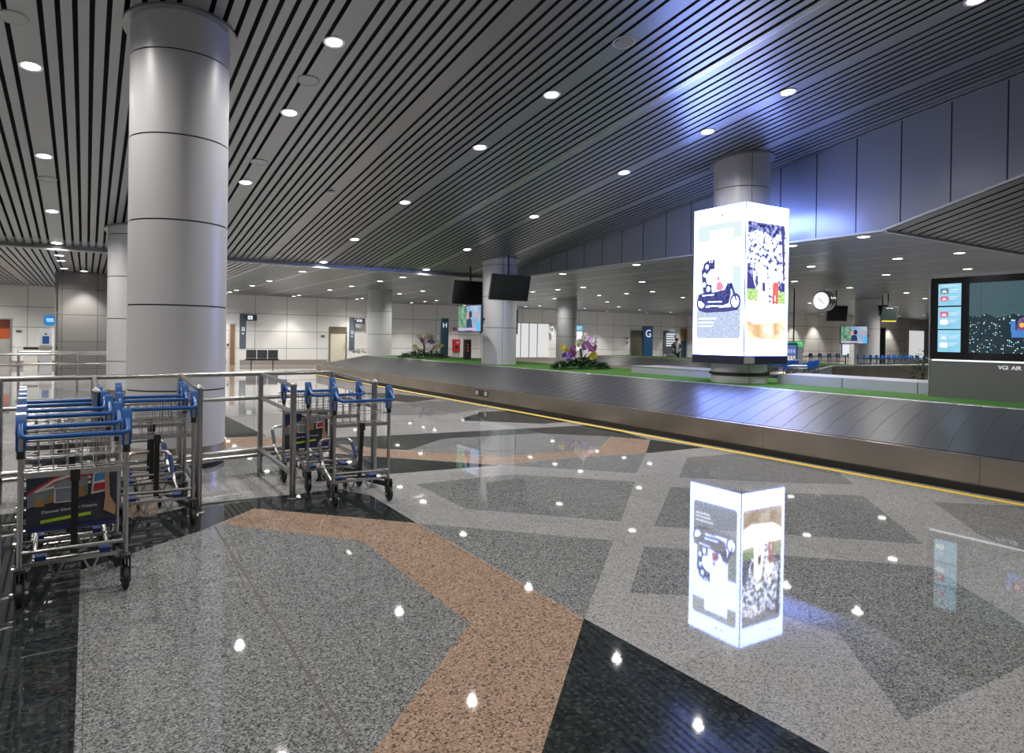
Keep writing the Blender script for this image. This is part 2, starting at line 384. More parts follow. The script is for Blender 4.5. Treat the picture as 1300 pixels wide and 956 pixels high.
# ------------------------------------------------------------------ columns
def column(x, y, z0, z1, joints, label, skirt=False, collar=True, vj=None, R=.55):
    t = empty('column', (x, y, z0)); tag(t, label, 'column', 'round clad columns of the hall')
    b = MB(); prof = [(R, .27 if skirt else 0)]
    for j in joints: prof += [(R, j-z0-.009), (R-.012, j-z0-.008), (R-.012, j-z0+.008), (R, j-z0+.009)]
    prof += [(R, z1-z0)]
    b.lathe(prof, seg=64); b.build('shaft', M['column'], t, smooth=30)
    for j in joints:
        q = MB(); q.lathe([(R-.02, j-z0-.0075), (R-.010, j-z0-.0075), (R-.010, j-z0+.0075), (R-.02, j-z0+.0075)], seg=64); q.build('joint', M['joint'], t)
    if vj is not None:
        q = MB(); a = math.radians(vj); q.bar((R*math.cos(a), R*math.sin(a), .02), (R*math.cos(a), R*math.sin(a), z1-z0-.05), .012, .006, (-math.sin(a), math.cos(a), 0)); q.build('seam', M['joint'], t)
    if skirt:
        q = MB(); q.lathe([(R-.02, 0), (R-.02, .06), (R+.012, .06), (R+.012, .265), (R-.01, .275)], seg=64); q.build('skirt', M['bronze'], t, smooth=30)
        q = MB(); q.lathe([(R-.03, 0), (R-.005, 0), (R-.005, .06), (R-.03, .06)], seg=64); q.build('base_ring', M['black'], t)
    if collar:
        q = MB(); z = z1-z0
        zz = zs(y-.0)-z0
        vs = []; fs = []; seg = 64
        for r_, dz in ((R+.002, -.03), (R+.085, -.03), (R+.085, -.001), (R+.002, -.001)):
            for i in range(seg):
                a = 2*PI*i/seg; yy = r_*math.sin(a); vs.append((r_*math.cos(a), yy, zz-.13*yy+dz))
        for i in range(4):
            for k_ in range(seg): fs.append((i*seg+k_, i*seg+(k_+1) % seg, ((i+1) % 4)*seg+(k_+1) % seg, ((i+1) % 4)*seg+k_))
        q.add(vs, fs); q.build('collar', M['slat'], t, smooth=30)
    return t
column(.95, 9.3, 0, zs(9.3)+.08, [.93, 1.93, 2.92, 3.91, 4.89], 'big white round column with steel skirt standing behind the nearest trolleys', True)
column(.95, 18.75, 0, zs(18.75)+.08, [.93, 1.93, 2.92, 3.91], 'round column half hidden behind the big white column at left', True)
c2 = column(11.35, 9.4, .776, zs(9.4)+.08, [.93, 4.68], 'round column that carries the square glowing advertising lightbox', vj=-120)
q = MB(); q.lathe([(.55, .16), (.585, .16), (.585, .21), (.55, .21)], seg=64); q.build('band', M['black'], c2)
column(11.2, 18.75, .776, zs(18.75)+.08, [1.93, 2.92, 3.9], 'round column rising from the turf between the dark hanging monitors', vj=-110)
column(11.4, 29.8, .77, 3.7, [1.7, 2.75], 'round column by the far end of the baggage carousel', collar=False)
column(21.9, 29.6, 0, 3.7, [1.75, 2.7], 'grey round column just left of the purple orchid bed', collar=False)
column(32.0, 18.9, .0, 3.7, [1.0, 2.3], 'round column on the far right behind the screen of two people', collar=False)
# granite pillar with lit face
t = empty('granite_pillar', (.9, 29.2, 0)); tag(t, 'wide grey granite clad pillar with a pool of light at far left', 'pillar')
b = MB(); b.box(-1.75, 1.75, -.95, .95, 0, 3.7); b.build('cladding', M['pillar'], t, smooth=0)
b = MB(); b.box(-1.85, -1.75, -.6, .8, 0, 3.7); b.build('edge_strip', M['plinth'], t, smooth=0)
b = MB(); b.box(-1.80, -1.76, -.66, -.6, 1.1, 2.3); b.build('light_slot', M['alum'], t, smooth=0)

# ------------------------------------------------------------------ downlights
def spot(x, y, z, e, size=150, blend=1.0):
    l = bpy.data.lights.new('downlight_beam', 'SPOT'); l.energy = e; l.spot_size = math.radians(size); l.spot_blend = blend
    l.shadow_soft_size = .05; l.color = (1, .965, .92)
    o = bpy.data.objects.new('downlight_beam', l); C.objects.link(o); o.location = (x, y, z-.03); return o
def make_downlight():
    t = empty('ceiling_light')
    b = MB(); b.lathe([(.105, .0), (.135, -.006), (.14, -.001), (.14, .004), (.105, .004)], seg=20, cap=False); b.build('rim', M['lamprim'], t)
    b = MB(); b.lathe([(.001, .0), (.106, .0)], seg=20, cap=False); b.build('diffuser', M['lamp'], t, smooth=0)
    return t
proto = make_downlight(); used = [False]
def downlight(x, y, z, tilt, label, grp, e):
    o = proto if not used[0] else copy_tree(proto); used[0] = True
    o.location = (x, y, z-.004); o.rotation_euler = (-tilt, 0, 0); near_wall = tilt == 0 and (37 < y < 38.3 and x < 14 or y > 38.3 or (x > 42 and y > 30) or (x < 1 and 27.3 < y < 30))
    tag(o, label, 'ceiling light', grp); spot(x, y, z, e*(.35 if abs(x-20.6) < .1 and abs(y-28.92) < .1 else 1.3 if near_wall and y < 28 else .60 if near_wall else 1), 80 if near_wall else 150, .6 if near_wall else 1.0)
ES, EF = 200, 120
rows = [(-4.04, [20.6, 17.8, 14.4, 10.9, 8.7, 4.25, 1.0, -3], None),  # this far left row is unseen and added for its light
        (-.66, [20.6, 17.77, 14.36, 10.98, 8.66, 4.25, 1.0, -3], 'left of the big white column'),
        (2.66, [20.6, 17.8, 14.4, 10.95, 8.7, 4.25, 1.0, -3], 'just right of the big white column'),
        (6.07, [20.6, 17.79, 14.39, 10.94, 8.68, 4.25, 1.0, -3], 'over the middle of the hall'),
        (9.48, [20.6, 17.77, 14.24, 10.88, 8.63, 6.97, 4.25, 1.0, -3], 'above the baggage carousel')]
for v, us, nm in rows:
    for i, u in enumerate(us):
        lab = ('%s downlight from far end, slatted ceiling row %s' % (ORD[i], nm)) if nm else ('%s downlight from far end, unseen slatted ceiling row added at far left for light' % ORD[i])
        downlight(v, u, zs(u), math.atan(.13), lab, 'downlights in the sloping slatted ceiling', ES*(1 if u > 5 else .75 if u > 3 else .5))
frows = [(-4.04, [27.5, 31.0, 34.4, 36.2, 37.5]), (-.66, [22.48, 24.13, 27.04, 32.5, 35.5, 37.2]), (-.1, [27.7]), (2.66, [22.5, 27.5]), (6.0, [22.7, 27.49, 30.73, 34.36, 36.12, 37.3]),  # far left row and lamps hidden behind the pillar are added to brighten the wall
         (9.43, [22.46, 24.65, 27.92, 30.96, 36.28, 37.35]), (12.95, [7.75, 9.37, 14.29, 17.75, 28.5, 31.2, 36.52, 37.4]),
         (16.9, [7.84, 9.24, 11.6, 18.33, 21.76, 23.52, 25.41, 35.3, 36.85, 38.8]),
         (20.6, [9.34, 11.6, 14.77, 21.7, 23.35, 25.28, 28.92, 38.9]), (24.4, [15.12, 23.6, 29.25, 35.87, 37.5, 39.1]),
         (28.4, [11.0, 15.15, 32.93, 36.36, 39.2]), (32.5, [12, 16.5, 22.35, 30, 35.5, 38.9]), (36.5, [14, 22, 33, 36.5, 38.97]), (40.4, [18, 26, 39.3]), (43.5, [27.5, 30.5]),
         (46.0, [22, 30.6]), (51.5, [26.19, 27.94, 30.6]), (56, [20, 30.6])]  # a few downlights in the right hand rows are added for lighting
for r, (v, us) in enumerate(frows):
    for i, u in enumerate(us):
        lab = '%s downlight from near end, %s low-ceiling row counting from left' % (ORD[i], ORD[r])
        downlight(v, u, 3.7, 0, lab, 'downlights in the flat low ceiling', EF*(3.0 if v > 28 else 2.0 if u > 27 else 1.1))
# wide spare ceiling plates, speakers and a detector in the slope
def grille(x, y, label, slats=False):
    t = empty('ceiling_vent' if slats else 'ceiling_speaker', (x, y, zs(y)-.002)); t.rotation_euler = (-math.atan(.13), 0, 0)
    tag(t, label, 'vent' if slats else 'speaker', 'round plates in the slatted ceiling')
    b = MB(); b.lathe([(.13, -.002), (.15, -.01), (.16, -.002), (.16, .002), (.13, .002)], seg=24, cap=False); b.build('rim', M['trimwhite'] if slats else M['slat'], t)
    b = MB(); b.lathe([(.001, -.004), (.131, -.004)], seg=24, cap=False); b.build('plate', M['darkplastic'] if slats else M['slat'], t, smooth=0)
    if slats:
        for i in range(-3, 4):
            h = math.sqrt(.13**2-(i*.033)**2); q = MB(); q.box(i*.033-.007, i*.033+.007, -h, h, -.012, -.005); q.build('blade', M['trimwhite'], t, smooth=0)
grille(6.08, 7.02, 'round slotted ceiling vent above the middle of the hall', True)
for x, y, l in [(-.76, 9.8, 'round flush ceiling plate nearest the upper left corner'), (2.64, 9.82, 'round flush ceiling plate right of the big white column, the nearer one'),
                (2.67, 13.2, 'round flush ceiling plate right of the big white column, the farther one'), (-.66, 15.6, 'round flush ceiling plate left of the big white column, farther back')]: grille(x, y, l)
t = empty('smoke_detector', (4.35, 14.29, zs(14.29))); tag(t, 'small round white smoke detector on a wide ceiling plank', 'smoke detector')
b = MB(); b.lathe([(.075, 0), (.075, -.02), (.05, -.045), (.001, -.05)], seg=20); b.build('housing', M['white'], t)
b = MB(); b.lathe([(.04, -.047), (.04, -.055), (.001, -.058)], seg=16); b.build('sensor_cap', M['lamprim'], t)

# ------------------------------------------------------------------ baggage carousels
def carousel(label, vf, vr, vb, ua, ub, name='baggage_carousel', pitch=.5, plates=True, flip_end=False):
    """front face at v=vf, belt rising to the rim at v=vr, turf to v=vb; from u=ua to u=ub"""
    t = empty(name, (vf, ua, 0)); tag(t, label, 'baggage carousel')
    L = ub-ua; w = vr-vf; wb = vb-vf
    n = int(L/3.0)+1
    for i in range(n):
        a, c = i*L/n, (i+1)*L/n
        b = MB(); b.prism([(0, .085), (.02, .085), (.02, .36), (.06, .385), (.06, .40), (.0, .392)], a+.002, c-.002, tr=lambda x, z, y: (x, y, z)); b.build('steel_panel', M['bronze'], t, smooth=20)
    b = MB(); b.box(-.03, .12, 0, L, 0, .085); b.build('kick_plate', M['black'], t, smooth=0)
    b = MB(); b.prism([(.03, .08), (.03, .37), (w, .74), (wb, .74), (wb, .0), (.12, 0)], .01, L-.01, tr=lambda x, z, y: (x, y, z)); b.build('body', M['bronze'], t, smooth=0)
    b = MB(); b.prism([(w-.02, .745), (w+.0, .772), (w+.16, .772), (w+.16, .742)], 0, L, tr=lambda x, z, y: (x, y, z)); b.build('rim', M['alum'], t, smooth=20)
    b = MB(); b.box(w+.16, wb, 0, L, .70, .77); b.build('turf', M['turf'], t, smooth=0)
    q = None
    if plates:
        np_ = int(L/pitch); sk = .55
        x0, z0, x1, z1 = .05, .40, w-.015, .765
        for i in range(np_):
            y0 = i*pitch
            if q is None:
                b = MB(); ny = 1; vs = []; fs = []
                nx = 5
                for j in range(nx+1):
                    s = j/nx; x = x0+(x1-x0)*s; z = z0+(z1-z0)*s; dy = sk*(s-.5)+.05*math.sin(PI*s)
                    for yy, dz in ((0, .007), (pitch+.02, .004), (pitch+.02, -.008), (0, -.004)): vs.append((x, yy+dy, z+dz))
                for j in range(nx):
                    for k_ in range(4): fs.append((4*j+k_, 4*j+(k_+1) % 4, 4*j+4+(k_+1) % 4, 4*j+4+k_))
                fs += [(0, 1, 2, 3), (4*nx, 4*nx+3, 4*nx+2, 4*nx+1)]
                b.add(vs, fs); q = b.build('belt_plate', M['belt'], t, smooth=25); o = q
            else:
                o = q.copy(); C.objects.link(o)
            o.location = (0, y0, 0)
    # end slope face
    return t
ca = carousel('long sloping baggage carousel with dark plates running past the luggage trolleys', 8.2, 10.35, 13.45, -2.0, 28.6, pitch=.31)
# end bend of the carousel and its far steel end
b = MB(); b.prism([(0, .085), (0, .39), (2.15, .765), (5.2, .765), (5.2, .085)], 30.6, 30.66, tr=lambda x, z, y: (x, y, z)); b.build('end_panel', M['bronze'], ca, smooth=0)
# small sticker on the steel front
b = MB(); b.box(-.006, 0, 16.2, 16.85, .17, .33); st = b.build('warning_sticker', M['darkplastic'], ca, smooth=0)
for y in (16.24, 16.68):
    b = MB(); b.box(-.009, -.006, y, y+.13, .20, .30); b.build('pictogram', M['white'], st, smooth=0)
carousel('second baggage carousel farther back with carts standing round it', 21.0, 23.1, 25.6, 15.2, 28.6, pitch=.6)
t = empty('low_wall', (23.3, 15.0, 0)); tag(t, 'long steel faced low wall with a pale rim in front of the far trolleys', 'low wall')
b = MB(); b.box(0, 9.0, 0, .15, 0, .72); b.build('steel_panel', M['bronze'], t, smooth=0)
b = MB(); b.box(-.02, 9.0, -.03, .32, .72, .77); b.build('rim', M['white'], t, smooth=0)
b = MB(); b.prism([(-2.4, .12), (-2.4, .40), (-.02, .745), (-.02, .12)], .04, .10, tr=lambda x, z, y: (x, y, z)); b.build('side_panel', M['white'], t, smooth=0)
b = MB(); b.bar((-2.4, .05, .41), (-.02, .05, .755), .2, .03); b.build('sloping_rim', M['white'], t, smooth=0)
# yellow line
b = MB(); b.box(7.955, 8.045, -4, 28.6, .0, .003); tag(b.build('floor_line', M['yellow'], smooth=0), 'yellow safety line on the floor along the baggage carousel', 'floor marking')
b = MB(); b.box(8.06, 8.12, -4, 28.6, .0, .003); tag(b.build('floor_edging', M['g_light'], smooth=0), 'pale stone edging strip between yellow line and carousel', 'floor edging')
# low white boxes on the turf
t = empty('low_wall', (11.85, 6.1, .77)); tag(t, 'low white boxed wall on the turf behind the lightbox column', 'low wall')
for a, c in ((-1.2, .0), (.02, 1.35), (1.37, 2.75)):
    b = MB(); b.box(0, 1.0, a, c, 0, .19); b.build('panel', M['white'], t, smooth=0)
t = empty('planter_box', (11.85, 10.1, .77)); tag(t, 'long low white box on the turf left of the lightbox column', 'box')
b = MB(); b.box(0, 1.0, 0, 3.1, 0, .165); b.build('body', M['white'], t, smooth=0)
b = MB(); b.box(-.012, 1.01, -.01, 3.11, .165, .18); b.build('lid', M['white'], t, smooth=0)

# ------------------------------------------------------------------ advertising lightbox
def at_u(px, py, u):
    d = ray(px, py); t = u/d.y; return (d.x*t, H+d.z*t)
def at_v(px, py, v):
    d = ray(px, py); t = v/d.x; return (d.y*t, H+d.z*t)
def disc(cx, cy, r, n=20, sx=1.0): return [(cx+r*sx*math.cos(2*PI*i/n), cy+r*math.sin(2*PI*i/n)) for i in range(n)]
def rrect(x0, y0, x1, y1, r, n=5):
    out = []
    for cx, cy, a0 in ((x1-r, y1-r, 0), (x0+r, y1-r, 90), (x0+r, y0+r, 180), (x1-r, y0+r, 270)):
        for i in range(n+1):
            a = math.radians(a0+90*i/n); out.append((cx+r*math.cos(a), cy+r*math.sin(a)))
    return out
def rect(x0, y0, x1, y1): return [(x0, y0), (x1, y0), (x1, y1), (x0, y1)]
class Art:
    """flat printed or lit artwork: thin layers stacked outward, each with its own ink"""
    def __init__(s): s.b = MB(); s.ms = []; s.z = 0.0
    def lay(s, mtl, *polys):
        if mtl not in s.ms: s.ms.append(mtl)
        s.b.k = s.ms.index(mtl)
        for p in polys: s.b.add([(x, y, s.z) for x, y in p], [tuple(range(len(p)))])
        s.z += .0008; return s
    def build(s, name, parent, mw):
        o = s.b.build(name, s.ms, parent, smooth=0); o.matrix_local = mw; return o
def E_(name, c, st=1.0): return emitmat(name, c, st)
GLOW = (.24, .34, 1.0)
lit = E_('lightbox white', GLOW, LB)
sky = E_('lightbox sky', (.45, .54, .55), 1.0)
sea = noise_emit('lightbox sea', (.24, .32, .50), (.62, .70, .88), 7, .35, .65, .75, stretch=(2, 14, 1))
navy = noise_emit('lightbox navy', (.01, .012, .09), (.06, .065, .26), 14, .35, .65, .9)
grey = E_('lightbox shadow', (.05, .05, .17), 1.0)
pink = E_('lightbox pink', (.6, .16, .26), 1.2)
foli = noise_emit('lightbox foliage', (.05, .06, .24), (2.4, 2.7, 3.6), 10, .44, .58, 1.0, detail=8)
foli2 = noise_emit('lightbox dark foliage', (.01, .015, .08), (.4, .45, 1.0), 12, .42, .68, 1.0, detail=8)
grass = noise_emit('lightbox grass', (.16, .26, .10), (.5, .75, .28), 10, .35, .65, 1.0, stretch=(1, 4, 1))
trunk = E_('lightbox trunk', (.05, .045, .19), 1.0)
sand = noise_emit('lightbox sand', (.52, .33, .17), (1.0, .85, .70), 3, .4, .65, 1.0)
sand2 = E_('lightbox pale path', (2.6, 2.35, 2.3), 1.2)
red = E_('lightbox red', (.60, .11, .09), 1.0)
skin_ = E_('lightbox pale figure', (2.5, 2.3, 2.2), 1.3)
pale = E_('lightbox caption white', (2.2, 2.3, 2.6), 1.0)
S = 1.3; ZB, ZT = 1.33, 4.29; HH = ZT-ZB; LC = (11.35, 9.4)
t = empty('lightbox', (LC[0], LC[1], 1.16)); tag(t, 'tall square glowing white advertising lightbox wrapped round a column', 'lightbox')
b = MB()
h = S/2-.012
for x0, x1, y0, y1 in ((-h, h, -h, -h+.04), (-h, h, h-.04, h), (-h, -h+.04, -h, h), (h-.04, h, -h, h)): b.box(x0, x1, y0, y1, .0, HH+.17)
b.build('cabinet', M['darkplastic'], t, smooth=0)
b = MB(); b.box(-S/2-.005, S/2+.005, -S/2-.005, S/2+.005, 0, .165)
b.build('base_strip', mat('dark blue base strip', (.02, .022, .045), .3), t, smooth=0)
b = MB()
for sx in (-1, 1):
    for sy in (-1, 1): b.box(sx*S/2-.008, sx*S/2+.008, sy*S/2-.008, sy*S/2+.008, .165, HH+.17)
b.build('corner_trim', M['alum'], t, smooth=0)
O = Vector((-S/2, S/2, .17)); left_m = face_frame(O, (0, -1, 0)); right_m = face_frame(Vector((-S/2, -S/2, .17)), (1, 0, 0))
# picture of the motorcycle with sidecar
a = Art()
a.lay(lit, rect(0, 0, S, HH))
a.lay(sky, rrect(.10, .33, 1.21, 2.63, .07))
a.lay(lit, rect(.10, 1.75, 1.21, 2.3), rect(.42, .9, 1.0, 2.5), rect(.10, 1.25, .2, 1.75))
a.lay(sea, [(p[0], min(p[1], .92)) for p in rrect(.10, .33, 1.21, .99, .07)])
a.lay(grey, [(.14, .9), (.35, .85), (.9, .86), (1.16, .89), (1.0, .95), (.3, .95)])
a.lay(lit, rrect(.3, 1.3, .6, 1.9, .1))
a.lay(navy, disc(.22, 1.05, .155, 20, .85), disc(1.08, 1.05, .165, 20, .8))
a.lay(lit, disc(.22, 1.05, .10, 16, .85), disc(1.08, 1.05, .11, 16, .8))
a.lay(navy, [(.22, 1.08), (.32, 1.0), (.78, .98), (.93, 1.02), (.98, 1.2), (.97, 1.42), (.88, 1.42), (.82, 1.3), (.55, 1.26), (.30, 1.26), (.15, 1.22), (.12, 1.1)],
      [(.28, 1.26), (.5, 1.26), (.5, 1.4), (.36, 1.44), (.34, 1.6), (.46, 1.72), (.56, 1.72), (.56, 1.92), (.40, 1.92), (.28, 1.86), (.22, 1.7), (.25, 1.4)],
      [(.93, 1.4), (1.10, 1.06), (1.13, 1.08), (.98, 1.46)], [(.42, .97), (.7, .97), (.62, .9), (.5, .9)])
a.lay(lit, [(.42, 1.86), (.44, 1.86), (.44, 1.92), (.42, 1.92)], [(.48, 1.86), (.50, 1.86), (.50, 1.92), (.48, 1.92)], disc(.36, 1.78, .05, 12, .8), disc(.42, 1.48, .06, 12, .8), disc(.40, 1.33, .055, 12, .8), disc(.53, 1.34, .05, 12, .8), disc(.30, 1.62, .045, 12, .8), disc(.29, 1.42, .05, 12, .8),
      [(.25, 1.19), (.55, 1.2), (.55, 1.215), (.25, 1.21)], [(.4, 1.06), (.75, 1.05), (.75, 1.07), (.4, 1.08)])
a.lay(pink, disc(.66, 1.52, .045, 12, .8), [(.60, 1.3), (.74, 1.28), (.80, 1.36), (.72, 1.46), (.62, 1.46)])
a.lay(pale, rect(.16, .72, .62, .74), rect(.16, .64, .56, .66), rect(.16, .57, .53, .59))
a.lay(red, rect(.70, 2.76, .76, 2.80)); a.lay(grey, rect(.78, 2.77, .92, 2.79))
a.build('poster', t, left_m)['label'] = 'poster of a motorcycle with sidecar by the sea'
# picture of the walkers under trees
a = Art()
a.lay(lit, rect(0, 0, S, HH))
a.lay(foli, rrect(.05, .33, 1.22, 2.61, .07))
a.lay(foli2, [(.06, 2.60), (1.16, 2.60), (1.2, 2.40), (.95, 2.42), (.8, 2.30), (.62, 2.42), (.3, 2.44), (.08, 2.35)], rect(.05, 1.3, .24, 1.72))
a.lay(trunk, [(1.06, 2.6), (1.16, 2.6), (1.19, 1.5), (1.14, 1.5)])
a.lay(trunk, [(.05, 1.28), (.32, 1.28), (.24, 1.5), (.05, 1.66)], rect(.88, 1.28, .94, 1.75), rect(1.08, 1.28, 1.2, 1.46))
a.lay(grass, rect(.05, 1.06, .40, 1.30), rect(.95, 1.02, 1.22, 1.28))
a.lay(sand, [(p[0], min(p[1], .95)) for p in rrect(.05, .33, 1.22, 1.02, .07)])
a.lay(sand2, [(.05, .95), (.05, 1.08), (.4, 1.06), (1.22, 1.03), (1.22, .8), (.95, .66), (.3, .62), (.05, .7)])
a.lay(skin_, [(.36, .98), (.40, 1.4), (.38, 1.66), (.5, 1.78), (.62, 1.7), (.66, 1.4), (.70, .98), (.60, .98), (.55, 1.3), (.5, .98)], disc(.5, 1.87, .07, 12), [(.70, 1.5), (.82, 1.72), (.94, 1.64), (.98, 1.42), (.80, 1.4)], disc(.86, 1.8, .06, 12))
a.lay(red, [(.80, 1.02), (.83, 1.46), (1.0, 1.46), (.98, 1.02), (.91, 1.02), (.9, 1.3), (.88, 1.02)])
a.lay(trunk, [(.50, 1.28), (.60, 1.24), (.58, 1.44), (.50, 1.44)])
a.lay(red, rect(.86, 2.76, .90, 2.80)); a.lay(grey, rect(.92, 2.77, 1.02, 2.79))
po = a.build('poster', t, right_m); po['label'] = 'poster of people walking under trees'
text_mesh('caption', "You're", .21, pale, po, Matrix.Translation((.16, 2.22, .016)), .001)
for mm in (face_frame(Vector((S/2, S/2, .17)), (-1, 0, 0)), face_frame(Vector((S/2, -S/2, .17)), (0, 1, 0))):
    a = Art(); a.lay(lit, rect(0, 0, S, HH)); a.lay(sky, rrect(.08, .33, 1.22, 2.62, .07)); a.build('poster', t, mm)
b = MB(); b.box(0, .30, 0, .13, 0, .006); o = b.build('name_plate', mat('grey plate', (.32, .32, .33), .4), t, smooth=0); o.matrix_local = face_frame(Vector((-S/2, -S/2-.006, .02)), (1, 0, 0))

# ------------------------------------------------------------------ information kiosk
t = empty('display_kiosk', (11.5, 5.76, .77)); tag(t, 'large grey display kiosk with a night city screen on the turf at right edge', 'display kiosk')
KM = face_frame(Vector((0, 0, 0)), (0, -1, 0))
def kpart(name, poly, z0, z1, mtl, parent=t, smooth=30):
    b = MB(); b.prism(poly, z0, z1); o = b.build(name, mtl, parent, smooth=smooth); o.matrix_local = KM; return o
KW = 3.2
kpart('cabinet', [(0, 0), (KW, 0), (KW, .62), (0, .62)], -.45, 0, M['greybox'], smooth=0)
kpart('housing', [(0, .62), (KW, .62), (KW, 1.92)] + [(.06-.06*math.sin(PI/2*i/5), 1.86+.06*math.cos(PI/2*i/5)) for i in range(6)], -.45, -.012, M['alum'])
b = MB(); b.tube([(.004, 0, .0), (.004, 1.86, .0), (.022, 1.902, 0), (.06, 1.92, 0), (KW, 1.92, 0)], .012, 6); o = b.build('edge_trim', M['alum'], t); o.matrix_local = KM
kpart('bezel', rect(.025, .605, KW, 1.885), -.012, .004, M['blackgloss'], smooth=0)
kpart('light_strip', rect(.05, .575, KW, .597), -.01, .012, E_('kiosk strip light', (.9, .95, 1.0), .9), smooth=0)
scr = noise_emit('kiosk pale blue', (.17, .42, .58), (.28, .56, .70), 3, .3, .7, .8)
wht = E_('kiosk white', (.6, .64, .68), .9); pnk = E_('kiosk pink', (.55, .12, .19), .8); dk = E_('kiosk slate', (.10, .19, .22), .8); lb = E_('kiosk light', (.7, .85, .8), 1.0); bl = E_('kiosk blue', (.30, .50, .72), .9)
def car_icon(x, y, w): return [(x, y), (x, y+w*.3), (x+w*.15, y+w*.35), (x+w*.28, y+w*.62), (x+w*.72, y+w*.62), (x+w*.85, y+w*.35), (x+w, y+w*.3), (x+w, y), (x+w*.85, y), (x+w*.85, y+w*.1), (x+w*.15, y+w*.1), (x+w*.15, y)]
for i, (z0, c1, c2) in enumerate(((1.445, dk, pnk), (1.078, pnk, lb), (.716, bl, lb))):
    a = Art(); a.lay(scr, rect(0, 0, .335, .345))
    a.lay(c1, rrect(.03, .185, .15, .275, .01)); a.lay(c2, rrect(.03, .07, .15, .15, .03))
    a.lay(wht, car_icon(.055, .20, .07), car_icon(.06, .085, .06))
    a.lay(wht, *[rect(.17, y, .17+w_, y+.009) for y, w_ in ((.245, .13), (.215, .10), (.135, .12), (.105, .09))])
    if i == 0: a.lay(wht, rect(.05, .305, .29, .314))
    o = a.build('small_screen', t, KM @ Matrix.Translation((.13, z0, .005)))
# the big screen
def city():
    mt, N, L, b = nt('night city screen')
    tc = N.new('ShaderNodeTexCoord'); s = N.new('ShaderNodeSeparateXYZ'); L.new(tc.outputs['Object'], s.inputs[0])
    v = N.new('ShaderNodeTexVoronoi'); v.inputs['Scale'].default_value = 38; L.new(tc.outputs['Object'], v.inputs['Vector'])
    sc = N.new('ShaderNodeSeparateColor'); L.new(v.outputs['Color'], sc.inputs[0])
    near = N.new('ShaderNodeMath'); near.operation = 'LESS_THAN'; near.inputs[1].default_value = .30; L.new(v.outputs['Distance'], near.inputs[0])
    pick = N.new('ShaderNodeMath'); pick.operation = 'GREATER_THAN'; pick.inputs[1].default_value = .62; L.new(sc.outputs['Red'], pick.inputs[0])
    nz = N.new('ShaderNodeTexNoise'); nz.inputs['Scale'].default_value = 6; L.new(tc.outputs['Object'], nz.inputs['Vector'])
    hh = N.new('ShaderNodeMath'); hh.operation = 'MULTIPLY_ADD'; hh.inputs[1].default_value = .22; hh.inputs[2].default_value = .46; L.new(nz.outputs['Fac'], hh.inputs[0])
    low = N.new('ShaderNodeMath'); low.operation = 'LESS_THAN'; L.new(s.outputs['Y'], low.inputs[0]); L.new(hh.outputs[0], low.inputs[1])
    a1 = N.new('ShaderNodeMath'); a1.operation = 'MULTIPLY'; L.new(near.outputs[0], a1.inputs[0]); L.new(pick.outputs[0], a1.inputs[1])
    a2 = N.new('ShaderNodeMath'); a2.operation = 'MULTIPLY'; L.new(a1.outputs[0], a2.inputs[0]); L.new(low.outputs[0], a2.inputs[1])
    mx = N.new('ShaderNodeMix'); mx.data_type = 'RGBA'; L.new(low.outputs[0], mx.inputs[0])
    mx.inputs[6].default_value = (.030, .062, .070, 1); mx.inputs[7].default_value = (.005, .016, .022, 1)
    m2 = N.new('ShaderNodeMix'); m2.data_type = 'RGBA'; L.new(a2.outputs[0], m2.inputs[0]); L.new(mx.outputs[2], m2.inputs[6])
    rp = N.new('ShaderNodeValToRGB'); rp.color_ramp.elements[0].color = (.12, .5, .75, 1); rp.color_ramp.elements[1].color = (.9, .85, .65, 1); L.new(sc.outputs['Green'], rp.inputs['Fac']); L.new(rp.outputs['Color'], m2.inputs[7])
    L.new(m2.outputs[2], b.inputs['Emission Color']); b.inputs['Emission Strength'].default_value = 1.0
    b.inputs['Base Color'].default_value = (.01, .01, .01, 1); b.inputs['Roughness'].default_value = .12
    return mt
a = Art(); a.lay(city(), rect(0, 0, 2.5, 1.07))
mag = noise_emit('screen magenta glow', (.005, .02, .05), (.30, .12, .36), 9, .35, .75, .8); blu = E_('screen tower blue', (.04, .14, .36), 1.0); org = E_('screen orange', (.7, .28, .07), 1.0)
a.lay(mag, [(.60, .34), (.66, .50), (.76, .56), (.86, .54), (.98, .60), (1.05, .45), (1.0, .26), (.8, .22)]); a.lay(blu, rect(.56, .32, .62, .50), rect(.57, .24, .74, .34), rect(.86, .2, 1.0, .44)); a.lay(org, disc(.70, .42, .035, 14)); a.lay(wht, rect(.565, .485, .615, .50), rect(.80, .24, .84, .36))
a.lay(M['blackgloss'], rect(.16, 0, .163, 1.07), rect(0, .70, 2.5, .702))
a.build('main_screen', t, KM @ Matrix.Translation((.58, .71, .005)))
wl = E_('white letters', (.6, .6, .64), .8)
text_mesh('lettering', 'VGI', .083, wl, t, KM @ Matrix.Translation((.985, .475, .002)), .003)
text_mesh('lettering', 'AIR', .083, wl, t, KM @ Matrix.Translation((1.155, .475, .002)), .003)

